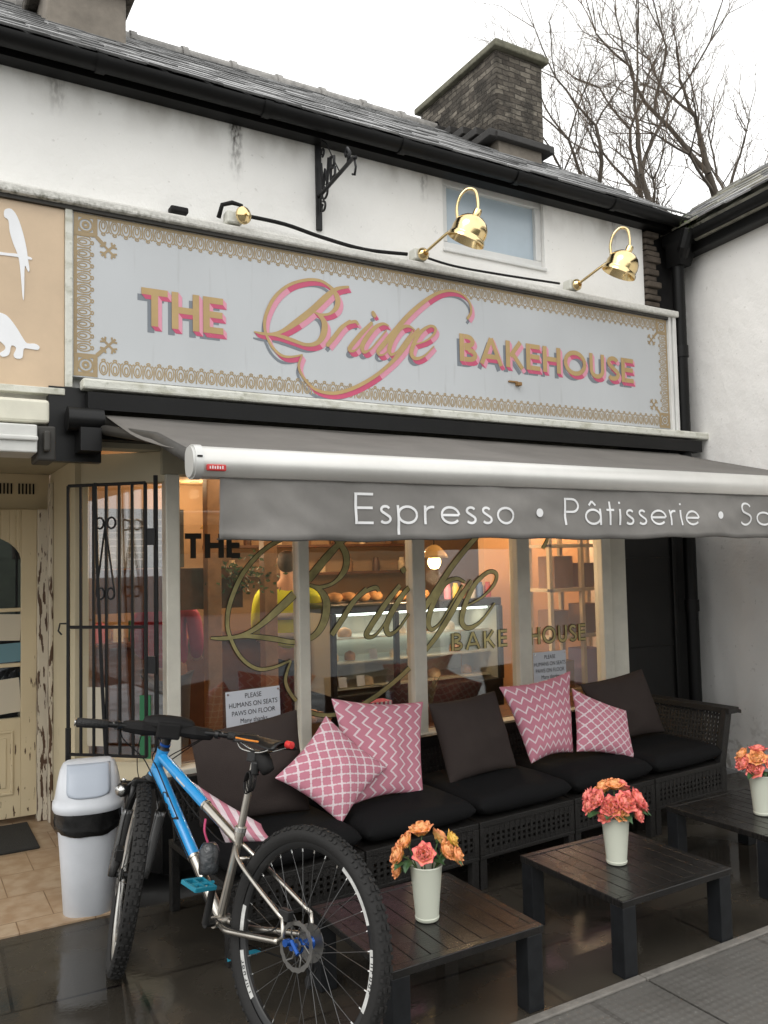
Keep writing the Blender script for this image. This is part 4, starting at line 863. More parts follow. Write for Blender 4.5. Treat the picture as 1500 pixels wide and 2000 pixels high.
def pendant(x,y,z,label,e,zt=2.449):
    e*=1.6
    t=thing('pendant_lamp',label,'lamp',(x,y,z),'pendant lamps in the shop')
    m_=MB(); m_.tube([(x,y,z+.13),(x,y,zt)],.004,6); m_.build('cord',M_blackmatt,t)
    m_=MB(); m_.lathe([(.0,-.055),(.03,-.05),(.05,-.02),(.052,.01),(.035,.05),(.018,.08),(.016,.1)],(x,y,z),(0,0,1),20); m_.build('bulb',M_bulb,t,smooth=True)
    m_=MB(); m_.lathe([(.02,.135),(.05,.12),(.10,.06),(.115,.03)],(x,y,z),(0,0,1),28); m_.build('glass_shade',mat('amber_glass_shade',(.75,.5,.2),.2),t,smooth=True)
    l=bpy.data.lights.new('lamp_light','POINT'); l.energy=e; l.color=(1,.70,.42); l.shadow_soft_size=.06; lo=bpy.data.objects.new('lamp_light',l); C.objects.link(lo); lo.location=(0,0,-.12); lo.parent=t
pendant(3.68,5.5,1.625,'glowing pendant lamp hanging behind the middle window pane',16); pendant(2.22,6.5,1.90,'glowing pendant lamp near the hanging valance corner',12)
# chilled display case
FC=thing('display_case','black framed chilled display case with lit glass front and cakes','display case',(4.0,6.2,.05))
fx0,fx1,fy0,fy1=2.98,4.9,5.9,6.5; fx0=2.86; fx1=4.5; fy0=5.7; fy1=6.3
m_=MB(); m_.box((fx0,fy0,.05),(fx1,fy1,.62)); m_.box((fx0,fy0,1.24),(fx1,fy1,1.31)); m_.build('cabinet',M_chillf,FC,bevel=.01)
m_=MB()
for x in (fx0,3.42,fx1-.04): m_.box((x,fy0-.01,.62),(x+.04,fy0+.03,1.24))
m_.build('front_frame',M_chillf,FC,bevel=.004)
m_=MB(); m_.box((fx0+.04,fy1-.03,.62),(fx1-.04,fy1,1.24)); m_.box((fx0+.0,fy0+.03,.62),(fx0+.02,fy1-.03,1.24)); m_.box((fx1-.03,fy0+.03,.62),(fx1-.01,fy1-.03,1.24)); m_.build('lining',M_chill,FC)
for z in (.64,.84,1.03): bx('shelf',(fx0+.05,fy0+.12,z),(fx1-.05,fy1-.03,z+.012),M_chill,FC,0)
bx('strip_light',(fx0+.08,fy0+.1,1.215),(fx1-.08,fy0+.13,1.235),M_strip,FC,0)
bx('strip_light',(fx0+.08,fy1-.08,.99),(fx1-.08,fy1-.06,1.005),M_strip,FC,0)
bx('glass_front',(fx0+.04,fy0+.008,.62),(fx1-.04,fy0+.014,1.24),M_glass2,FC,0)
la=bpy.data.lights.new('case_light','AREA'); la.energy=4; la.color=(1,.97,.85); la.shape='RECTANGLE'; la.size=1.5; la.size_y=.1; lo=bpy.data.objects.new('case_light',la); C.objects.link(lo); lo.parent=FC; lo.location=(-.32,-.2,1.155)
rr=random.Random(3)
cake_spots=[(3.0,.855),(3.15,.855),(3.28,.655),(3.08,.655),(3.55,.855),(3.75,.855),(3.95,.655),(4.15,.855),(3.65,.655),(4.3,.655),(3.6,1.045),(3.85,1.045),(4.1,1.045),(3.1,1.045)]
for i,(x,z) in enumerate(cake_spots):
    row=sorted(q_[0] for q_ in cake_spots if q_[1]==z); wh=f'{nth(row.index(x),len(row))} on the '+{.655:'bottom',.855:'middle',1.045:'top'}[z]+' shelf of the lit display case'
    m_=MB(); r_=rr.uniform(.035,.06)
    m_.lathe([(.0,.0),(r_,0),(r_*1.05,.03),(r_*.9,.055),(.0,.075)],(x,fy0+.24+rr.uniform(-.03,.05),z),(0,0,1),12)
    tag(m_.build('cake',[M_cake,M_bread][i%2],smooth=True,autos=50),['pale round cake, ','brown pastry, '][i%2]+wh,'cake','cakes in the display case')
for i,(x,z) in enumerate([(3.05,.655),(3.33,.855),(3.21,.655)]):
    m_=MB(); m_.obox((x-.03,fy0+.14,z+.045),(.035,0,0),(0,.002,0),(0,.008,.04)); tag(m_.build('price_card',M_paper),['small white price card at the left of the bottom case shelf','small white price card on the middle case shelf','small white price card right of the other on the bottom case shelf'][i],'card','price cards in the display case')
m_=MB(); 
for i in range(7):
    m_.lathe([(.0,-.04),(.05,-.03),(.07,0),(.05,.035),(.0,.045)],(3.05+i*.13+rr.uniform(-.02,.02),5.95+rr.uniform(-.08,.1),1.35),(0,0,1),10)
    tag(m_.build('bread_roll',M_bread,smooth=True),f'{nth(i,7)} crusty brown loaf on top of the display case','bread','loaves on top of the display case'); m_=MB()
# counter with till in the middle-left
bx_c=thing('service_counter','dark wooden service counter behind the display case','counter',(3.2,7.0,.05))
bx('counter_top',(1.0,6.95,.98),(4.4,7.45,1.02),M_dwood,bx_c); bx('counter_front',(1.0,7.0,.05),(4.4,7.4,.98),M_dwood,bx_c)
sh=thing('back_shelf','dark wooden wall shelf with jars behind the counter','shelf',(3.5,8.1,1.5))
for z in (1.5,1.8): bx('board',(2.7,8.05,z),(5.2,8.29,z+.03),M_dwood,sh)
for i in range(14): 
    x=2.8+i*.17; lv='lower' if i%2 else 'upper'; m_=MB(); m_.lathe([(.0,0),(.04,0),(.042,.1),(.03,.13),(.03,.15),(.0,.15)],(x,8.16,1.53 if i%2 else 1.83),(0,0,1),10); tag(m_.build('jar',[M_wick,M_cake,M_dwood][i%3],smooth=True,autos=40),f'{nth(i//2,7)} small jar on the {lv} board of the back wall shelf','jar','jars on the back shelf')
# clutter
mbd=thing('menu_board','dark chalk menu board hanging on the back wall of the shop','board',(3.0,8.25,1.9)); bx('panel',(1.6,8.26,1.62),(2.5,8.29,2.2),M_chillf,mbd); 
m_=MB()
for i in range(7):
    for k in range(3): m_.box((1.66+k*.28,8.255,1.70+i*.065),(1.66+k*.28+rr.uniform(.12,.22),8.2595,1.713+i*.065))
m_.build('chalk_lines',M_greyc,mbd)
gm=thing('leaf_garland','green leafy garland hanging on the wooden beam by the posts','garland',(2.2,5.6,1.6)); m_=MB()
for i in range(160):
    p0=V(2.15+rr.gauss(0,.10),5.62+rr.gauss(0,.05),1.60+rr.gauss(0,.06)-abs(rr.gauss(0,.04))); d=V(rr.uniform(-1,1),rr.uniform(-1,1),rr.uniform(-1,.5)).normalized()*.045; e=d.orthogonal().normalized()*.014
    m_.add([p0,p0+d*.5+e,p0+d,p0+d*.5-e],[(0,1,2,3)])
m_.build('leaves',M_leaf,gm)
cols=[('red',(.45,.05,.04)),('pink',(.6,.2,.3)),('white',(.6,.6,.58)),('green',(.06,.25,.1)),('yellow',(.6,.45,.08)),('blue',(.08,.15,.35)),('orange',(.6,.25,.06)),('brown',(.25,.13,.07))]
for i in range(8):
    x=1.25+i*.14; cn_,cc_=cols[i]; h_=rr.uniform(.10,.2)
    m_=MB(); m_.box((x,7.02,1.021),(x+.085,7.09,1.02+h_)); m_.box((x+.02,7.03,1.02+h_),(x+.065,7.08,1.035+h_)); tag(m_.build('packet',mat(cn_+'_card',cc_,.6),None,bevel=.004),cn_+' packet standing in the row on the service counter','packet','packets on the service counter')
for i in range(6):
    x=4.02+i*.085; cn_,cc_=cols[(i*3+1)%8]; m_=MB(); m_.lathe([(.0,0),(.03,0),(.032,.09),(.022,.11),(.022,.13),(.0,.13)],(x,5.82,1.311),(0,0,1),12); tag(m_.build('bottle',mat(cn_+'_card',cc_,.6),smooth=True,autos=40),nth(i,6)+' small '+cn_+' bottle on the right of the display case top','bottle','bottles on the display case')
# shelving unit at right
SU=thing('shelving_unit','cream wooden shelving unit with boxes behind the right window pane','shelf',(5.0,5.35,.05))
for x in (4.52,4.86,5.17): 
    for y in (5.1,5.35): bx('upright',(x,y,.05),(x+.035,y+.035,2.3),M_shelf,SU)
for z in (.55,.98,1.36,1.72,2.1): bx('shelf_board',(4.52,5.1,z),(5.2,5.385,z+.028),M_shelf,SU)
for i,(x,z,w_,h_,mm) in enumerate([(4.58,1.01,.16,.2,'brown'),(4.92,1.01,.2,.24,'brown'),(4.6,1.39,.2,.26,'brown'),(4.93,1.39,.18,.2,'brown'),(4.9,.58,.2,.3,'lilac'),(4.62,.58,.16,.22,'brown')]):
    tag(bx('storage_box',(x,5.13,z),(x+w_,5.33,z+h_),mat('brown_card',(.42,.24,.12),.7) if mm=='brown' else mat('lilac_card',(.4,.28,.42),.7),None,.004),['brown box at the left of the middle board','taller brown box right of centre on the middle board','large brown box at the left of the upper board','brown box at the right of the upper board','','small brown box at the left of the lowest board'][i]+' of the cream shelving unit' if mm=='brown' else 'lilac box on a low board of the cream shelving unit','box','boxes on the shelving unit')
# basket of bread, striped box and plant on the window ledge
bs=thing('bread_basket','wicker basket of rolls on the inner window ledge above the trellis cushion','basket',(2.24,4.72,.56))
bx('window_ledge',(1.26,4.58,.50),(5.2,4.95,.56),M_dwood,B)
m_=MB(); m_.lathe([(.0,0),(.09,0),(.12,.10),(.125,.11),(.11,.10),(.085,.02),(.0,.02)],(2.24,4.76,.561),(0,0,1),24); m_.build('wicker_bowl',M_wick,bs,smooth=True,autos=40)
for i in range(6):
    a=i*1.05; m_=MB(); m_.lathe([(.0,-.025),(.03,-.02),(.042,0),(.03,.022),(.0,.03)],(2.24+.055*math.cos(a),4.76+.055*math.sin(a),.68+.012*(i%2)),(0,0,1),10); tag(m_.build('bread_roll',M_bread,smooth=True),f'{ORD[i]} small roll heaped in the wicker basket, counted anticlockwise from the right','bread','rolls in the basket')
sb=thing('striped_gift_box','pink and white striped box on the inner ledge above the zigzag cushion','box',(2.68,4.72,.56))
m_=MB(); m_.box((2.62,4.68,.561),(2.78,4.8,.74)); o=m_.build('box_body',M_pinkc,sb,bevel=.003)
m_=MB()
for i in range(5): m_.box((2.628+i*.032,4.677,.561),(2.642+i*.032,4.68,.74))
m_.build('white_stripes',M_paper,sb)
PL=thing('window_plant','small spiky potted plant on the window ledge behind the middle cushion','plant',(3.12,4.75,.56))
m_=MB(); m_.lathe([(.0,0),(.045,0),(.06,.1),(.055,.1),(.0,.09)],(3.12,4.75,.561),(0,0,1),16); m_.build('pot',M_dwood,PL,smooth=True,autos=40)
m_=MB()
for i in range(26):
    a=rr.uniform(0,6.3); l_=rr.uniform(.12,.24); t_=rr.uniform(.1,.5); p0=V(3.12,4.75,.65); d=V(math.cos(a)*t_,math.sin(a)*t_,1); e=V(-math.sin(a),math.cos(a),0)*.006
    m_.add([p0-e,p0+e,p0+d*l_*.6+e*1.4,p0+d*l_*.6-e*1.4,p0+d*l_+V(math.cos(a),math.sin(a),-.3)*.03],[(0,1,2,3),(3,2,4)])
m_.build('leaves',M_leaf,PL)
# ---- people inside: one continuous skinned body each, clothes as slightly larger skins
def skin(name,verts,edges,radii,m,parent,org,sub=2):
    me=bpy.data.meshes.new(name); me.from_pydata([tuple(Vector(v)) for v in verts],edges,[]); o=bpy.data.objects.new(name,me); C.objects.link(o); o.parent=parent; me.materials.append(m)
    s_=o.modifiers.new('skin','SKIN'); s_.use_smooth_shade=True
    for i,r_ in enumerate(radii):
        sv_=me.skin_vertices[0].data[i]; sv_.radius=r_ if isinstance(r_,tuple) else (r_,r_); sv_.use_root=(i==0)
    b=o.modifiers.new('sub','SUBSURF'); b.levels=sub; b.render_levels=sub
    return o
def person(loc,rz,hgt,label,top,trous,hair,band=None,longhair=False):
    t=thing('person',label,'person',loc); k=hgt/1.75
    J={'pel':(0,0,.94),'wai':(0,0,1.08),'chest':(0,.01,1.28),'neck0':(0,.01,1.44),'neck':(0,0,1.50),'jaw':(0,-.015,1.57),'head':(0,-.01,1.66),'crown':(0,0,1.73)}
    names=list(J); vs=[J[n_] for n_ in names]; rad=[(.16,.11),(.135,.1),(.165,.11),(.07,.065),(.052,.052),(.06,.068),(.074,.09),(.045,.055)]; ed=[(i,i+1) for i in range(7)]
    def ch(pts,rs,root):
        i0=root
        for p,r_ in zip(pts,rs): vs.append(p); rad.append((r_,r_)); ed.append((i0,len(vs)-1)); i0=len(vs)-1
        return i0
    for s_ in (-1,1):
        ch([(s_*.09,0,.86),(s_*.10,-.01,.50),(s_*.105,.02,.10),(s_*.105,-.03,.035),(s_*.11,-.13,.03)],[.095,.062,.042,.04,.03],0)
        w0=ch([(s_*.12,.01,1.40),(s_*.20,.01,1.38),(s_*.235,.02,1.12),(s_*.20,-.16,.98),(s_*.19,-.24,.97)],[.07,.058,.045,.033,.03],2)
        for f_ in range(4): ch([(s_*(.165+.017*f_),-.29,.965+.004*f_),(s_*(.163+.018*f_),-.325-.008*(f_ in(1,2)),.95)],[.009,.008],w0)
        ch([(s_*.15,-.265,.955),(s_*.14,-.29,.94)],[.010,.009],w0)
    vs=[Vector(v)*k for v in vs]; rad=[(a*k,b*k) for a,b in rad]
    skin('body',vs,ed,rad,M_skin,t,loc,1)
    # clothing
    tv=[(0,0,.88),(0,0,1.08),(0,.01,1.28),(0,.01,1.42)]; tr_=[(.20,.15),(.175,.14),(.205,.15),(.09,.085)]; te=[(0,1),(1,2),(2,3)]
    for s_ in(-1,1):
        b0=len(tv); tv+=[(s_*.13,.01,1.39),(s_*.215,.01,1.37),(s_*.25,.02,1.12),(s_*.21,-.14,.99)]; tr_+=[(.09,.09),(.078,.078),(.064,.064),(.05,.05)]; te+=[(2,b0),(b0,b0+1),(b0+1,b0+2),(b0+2,b0+3)]
    skin('jacket',[Vector(v)*k for v in tv],te,[(a*k,b*k) for a,b in tr_],top,t,loc,2)
    tv=[(0,0,.95)]; tr_=[(.18,.135)]; te=[]
    for s_ in(-1,1):
        b0=len(tv); tv+=[(s_*.09,0,.84),(s_*.10,-.01,.50),(s_*.105,.02,.09)]; tr_+=[(.115,.115),(.082,.082),(.062,.062)]; te+=[(0,b0),(b0,b0+1),(b0+1,b0+2)]
    skin('trousers',[Vector(v)*k for v in tv],te,[(a*k,b*k) for a,b in tr_],trous,t,loc,2)
    hv=[(0,.03,1.53),(0,.035,1.64),(0,.015,1.725)] if not longhair else [(0,.055,1.44),(0,.05,1.55),(0,.03,1.67),(0,.015,1.735)]
    hr_=[(.07,.06),(.098,.092),(.072,.08)] if not longhair else [(.05,.03),(.07,.05),(.084,.088),(.06,.07)]
    skin('hair',[Vector(v)*k for v in hv],[(i,i+1) for i in range(len(hv)-1)],[(a*k,b*k) for a,b in hr_],hair,t,loc,2)
    m_=MB(); o_=Vector(loc)
    for s_ in(-1,1): m_.lathe([(.0,-.010),(.009,-.004),(.009,.004),(.0,.010)],o_+Vector((s_*.03,-.088,1.655))*k,(0,-1,0),8)
    m_.build('eyes',M_white,t); m_=MB(); m_.prism([o_+Vector(q_)*k for q_ in((-.012,-.09,1.61),(.012,-.09,1.61),(0,-.085,1.655))],(0,-.018,0)); m_.box(o_+Vector((-.022,-.084,1.583))*k,o_+Vector((.022,-.078,1.590))*k); 
    for s_ in(-1,1): m_.lathe([(.0,-.008),(.018,-.004),(.018,.004),(.0,.008)],o_+Vector((s_*.074,0,1.645))*k,(1,0,0),10)
    m_.build('face_features',M_skin,t)
    if band:
        for z in (1.0,1.16):
            m_=MB(); m_.lathe([(.235,0),(.237,.02),(.235,.05)],o_+V(0,0,z*k),(0,0,1),28,sx=.86,sy=.64,xd=(1,0,0)); m_.build('reflective_band',band,t,smooth=True)
    t.rotation_euler.z=rz
    return t
person((2.76,6.3,.05),R(165),1.72,'person in a hi-vis yellow jacket and dark trousers standing inside, seen from behind',M_hiviz,M_navy,M_hair,M_refl)
person((1.76,6.25,.05),R(150),1.58,'person in a magenta top and grey trousers inside behind the left window pane',M_pinkc,M_greyc,M_hair,None,True)
# ================================================================== SOFA
sa=R(3.3); sdir=V(math.cos(sa),math.sin(sa),0); sback=V(-sdir.y,sdir.x,0); SP0=V(1.182,3.345,0); MW=.672
def sofa_module(i,name,label,arm):
    org=SP0+sdir*(MW*i); t=thing(name,label,'sofa',org,'black rattan sofa modules'); t.rotation_euler.z=sa
    W=MW-.006; D=.72
    def b(mb,a,c): mb.box((org.x+a[0],org.y+a[1],a[2]),(org.x+c[0],org.y+c[1],c[2]))
    m_=MB(); b(m_,(0.003,0.0,.30),(W,D,.33)); b(m_,(0.003,0,.145),(W,.02,.165))
    for x in (0.003,W-.03):
        b(m_,(x,.0,.165),(x+.03,.02,.30))
    m_.build('seat_frame',M_rattan,t,bevel=.004)
    m_=MB(); n=17; x0,x1=.033,W-.03                         # woven front with square holes
    for r_ in range(4): z=.165+.0255+r_*.0275; b(m_,(x0,.004,z-.009+.0),(x1,.014,z+.003))
    b(m_,(x0,.004,.165),(x1,.014,.183)); b(m_,(x0,.004,.276),(x1,.014,.30))
    for k in range(n+1):
        x=x0+(x1-x0)*k/n; b(m_,(max(x-.0085,x0),.002,.165),(min(x+.0085,x1),.012,.30))
    m_.build('woven_front',M_rattan,t)
    for x,y in ((.003,.003),(W-.045,.003),(.003,D-.045),(W-.045,D-.045)):
        m_=MB(); b(m_,(x,y,0),(x+.042,y+.042,.30 if y>.1 else .145)); m_.build('leg',M_rattan,t,bevel=.004)
    def lattice(P,u,v,nu,nv,th,bar_):
        m_=MB(); P=Vector(P)+org; u=Vector(u);v=Vector(v); nn=u.cross(v).normalized()*th
        for k in range(nu+1):
            a=P+u*(k/nu); m_.obox(a+v/2,u.normalized()*bar_,nn,v/2)
        for k in range(nv+1):
            a=P+v*(k/nv); m_.obox(a+u/2,u/2,nn*.8,v.normalized()*bar_)
        return m_
    m_=lattice((.02,D-.05,.33),(W-.04,0,0),(0,.05,.25),24,10,.006,.008)
    b(m_,(.003,D-.02,.56),(W,D+.03,.615)); m_.build('backrest',M_rattan,t,bevel=.003)
    if arm:
        m_=lattice((W-.015,.03,.30),(0,D-.05,0),(.09,0,.33),26,12,.007,.008)
        m_.obox(org+V(W+.10,D/2,.64),(.055,0,.0),(0,D/2+.02,0),(.0,0,.018)); m_.obox(org+V(W+.16,D/2,.632),(.02,0,-.006),(0,D/2+.02,0),(0,0,.012))
        m_.obox(org+V(W+.03,.02,.47),(.03,0,0),(0,.022,0),(.045,0,.17)); m_.obox(org+V(W-.002,.02,.16),(.025,0,0),(0,.022,0),(0,0,.16)); m_.obox(org+V(W+.03,D-.0,.47),(.03,0,0),(0,.022,0),(.045,0,.17))
        m_.build('armrest',M_rattan,t,bevel=.004)
    return t
labs=['black rattan sofa section behind the rear wheel of the bicycle','black rattan sofa section directly behind the leftmost vase of roses','black rattan sofa section between the leftmost and middle vases','black rattan sofa section behind the middle vase of roses','black rattan sofa section with flared armrest at the right end']
for i in range(5): sofa_module(i,'sofa_section',labs[i],i==4)
def pillow(name,corners,th,m,label,cat,group,n=18,pinch=.055,nrm_=None,puff=1.0,p=.55,seed=1):
    A,Bc,Cc,Dd=[Vector(c) for c in corners]; rd=random.Random(seed)
    nn=((Bc-A).cross(Dd-A)).normalized(); cen=(A+Bc+Cc+Dd)/4
    me=bpy.data.meshes.new(name); vs=[];uvs=[];N=n
    for side in(0,1):
        for j in range(N+1):
            for i in range(N+1):
                u=i/N; v=j/N
                # pull the edges in between the corners
                pu=pinch*math.sin(PI*v)**1; pv=pinch*math.sin(PI*u)**1
                uu=u+( pu*(1-2*u) ); vv=v+( pv*(1-2*v))
                P=A*(1-uu)*(1-vv)+Bc*uu*(1-vv)+Cc*uu*vv+Dd*(1-uu)*vv
                e=max(0,(4*u*(1-u))*(4*v*(1-v))); h=th/2*(e**p)
                h+=noise.noise(Vector((u*3.2+seed*7,v*3.2,side*5)))*.02*e**.5*puff+noise.noise(Vector((u*8+seed*3,v*8,side*5)))*.006*e**.4*puff
                vs.append(P+nn*(h if side==0 else -h)); uvs.append((u,v))
    M_=(N+1)*(N+1); fs=[]
    for j in range(N):
        for i in range(N):
            a=j*(N+1)+i; fs.append((a,a+1,a+N+2,a+N+1)); fs.append((M_+a+N+1,M_+a+N+2,M_+a+1,M_+a))
    org=cen.copy(); org.z=min(v.z for v in vs)
    me.from_pydata([tuple(v-org) for v in vs],[],fs); uvl=me.uv_layers.new(name='UVMap')
    for lp in me.loops: uvl.data[lp.index].uv=uvs[lp.vertex_index]
    me.materials.append(m)
    for q_ in me.polygons: q_.use_smooth=True
    bm=bmesh.new(); bm.from_mesh(me); bmesh.ops.remove_doubles(bm,verts=bm.verts,dist=.0006); bmesh.ops.recalc_face_normals(bm,faces=bm.faces); bm.to_mesh(me); bm.free()
    o=bpy.data.objects.new(name,me); C.objects.link(o); o.location=org; ORI[o.name]=org
    s_=o.modifiers.new('s','SUBSURF'); s_.levels=1; s_.render_levels=1
    return tag(o,label,cat,group)
sl_=['black seat cushion behind the rear wheel of the bicycle','black seat cushion under the lower corner of the trellis cushion','black seat cushion in front of the plain charcoal centre cushion','black seat cushion under the right hand zigzag cushion','black seat cushion beside the flared right armrest']
for i in range(5):
    o0=SP0+sdir*(MW*i+.004)+V(0,0,.395); a=o0+sback*-.015; b_=a+sdir*(MW-.008); pillow('seat_cushion',[a,b_,b_+sback*.64,a+sback*.64],.12,M_seat,sl_[i],'cushion','black seat cushions',pinch=-.012,p=.11,puff=.6,seed=i+20)
def off_(cs,dy,dz=0): return [(x,y+dy,z+dz) for x,y,z in cs]
pillow('back_cushion',[(1.17,3.70,.46),(1.75,3.72,.44),(1.745,3.86,.925),(1.165,3.83,.87)],.17,M_dark,'charcoal cushion below the left paper notice, behind the bicycle','cushion','charcoal back cushions',pinch=.03,seed=2)
pillow('back_cushion',[(2.565,3.746,.43),(3.08,3.79,.445),(3.02,3.905,.887),(2.512,3.87,.865)],.18,M_dark,'charcoal cushion in the middle of the sofa between two zigzag cushions','cushion','charcoal back cushions',pinch=.03,seed=3)
pillow('back_cushion',[(3.9,3.881,.455),(4.44,3.911,.46),(4.385,4.044,.884),(3.741,3.993,.84)],.17,M_dark,'charcoal cushion at the right end against the black panel','cushion','charcoal back cushions',pinch=.03,seed=4)
pillow('throw_cushion',[(1.804,3.521,.415),(2.14,3.642,.612),(1.852,3.772,.896),(1.50,3.63,.656)],.15,M_lat,'pink trellis patterned cushion tilted on its corner beside the bicycle','cushion','pink patterned cushions',seed=5)
pillow('throw_cushion',[(1.93,3.677,.44),(2.369,3.68,.43),(2.496,3.851,.885),(1.905,3.848,.965)],.15,M_zig,'pink zigzag cushion leaning behind the tilted trellis cushion','cushion','pink patterned cushions',pinch=.05,seed=6)
pillow('throw_cushion',[(3.482,3.762,.475),(3.609,3.895,.955),(2.983,3.85,.915),(3.13,3.74,.46)],.15,M_zig,'pink zigzag cushion to the right of the plain middle cushion','cushion','pink patterned cushions',seed=7)
pillow('throw_cushion',[(3.43,3.70,.50),(3.91,3.678,.395),(3.95,3.781,.681),(3.524,3.824,.865)],.14,M_lat,'pink trellis cushion leaning in front of the right charcoal cushion','cushion','pink patterned cushions',seed=8)
pillow('throw_cushion',[(1.24,3.52,.43),(1.44,3.42,.425),(1.40,3.50,.50),(1.13,3.68,.70)],.13,M_str,'pink and white striped cushion lying behind the blue bicycle frame','cushion','pink patterned cushions',seed=9)
# ================================================================== TABLES
def table(x,y,label):
    t=thing('low_table',label,'table',(x,y,0),'low black slatted tables'); W,D,H=.65,.62,.30
    fr=MB()
    fr.box((x,y,H-.028),(x+W,y+.035,H)); fr.box((x,y+D-.035,H-.028),(x+W,y+D,H)); fr.box((x,y+.035,H-.028),(x+.035,y+D-.035,H)); fr.box((x+W-.035,y+.035,H-.028),(x+W,y+D-.035,H))
    fr.build('rim',M_board,t,bevel=.003)
    m_=MB(); n=8; g=.0022; w_=(W-.07)/n
    for i in range(n): m_.box((x+.035+i*w_+g/2,y+.036,H-.026),(x+.035+(i+1)*w_-g/2,y+D-.036,H-.002))
    m_.build('table_top',M_board,t,bevel=.0025)
    for a,b in ((.004,.004),(W-.074,.004),(.004,D-.074),(W-.074,D-.074)):
        m_=MB(); m_.box((x+a,y+b,0),(x+a+.07,y+b+.07,H-.0285)); m_.build('leg',M_tleg,t,bevel=.003)
    return t
t1=table(1.415,2.425,'low black slatted table beside the bicycle rear wheel, under the orange roses')
dup(t1,(2.455,2.41,0),'low black slatted table under the middle vase of coral roses'); dup(t1,(3.58,2.56,0),'low black slatted table at the right edge of the photo')
# ================================================================== VASES AND ROSES
def vase(x,y,label):
    m_=MB(); m_.lathe([(.0,0),(.042,0),(.045,.004),(.046,.012),(.044,.014),(.060,.19),(.063,.198),(.0615,.203),(.058,.198),(.043,.02),(.0,.02)],(x,y,.301),(0,0,1),36)
    o=MB(); oo=m_.build('flower_vase',M_vase,None,smooth=True,autos=35)
    for v in oo.data.vertices: v.co-=Vector((x,y,.301))
    oo.location=(x,y,.301); return tag(oo,label,'vase','cream vases on the tables')
vase(1.735,2.70,'tapered cream vase with sparse orange and yellow roses'); vase(2.745,2.722,'tapered cream vase with a full bunch of coral pink roses'); vase(3.87,2.80,'tapered cream vase at the right edge with coral roses')
def petal_mat(name,c_in,c_out):
    m,q=newmat(name,.55,.3); uv=q.sep(q.tc.outputs['UV']); f=q.math('ADD',q.ramp(uv[1],.35,1.0,0,1),q.math('MULTIPLY',q.math('SUBTRACT',q.noise(40,4),.5),.6))
    q.l(q.mix(f,c_in,c_out),q.b.inputs['Base Color']); q.b.inputs['Subsurface Weight'].default_value=0; return m
PM={'y':petal_mat('yellow_orange_petal',(.94,.60,.22),(.88,.34,.17)),'c':petal_mat('coral_petal',(.93,.46,.28),(.86,.17,.19)),'g':petal_mat('yellow_petal',(.82,.68,.14),(.84,.45,.12))}
vctr=[0,0]
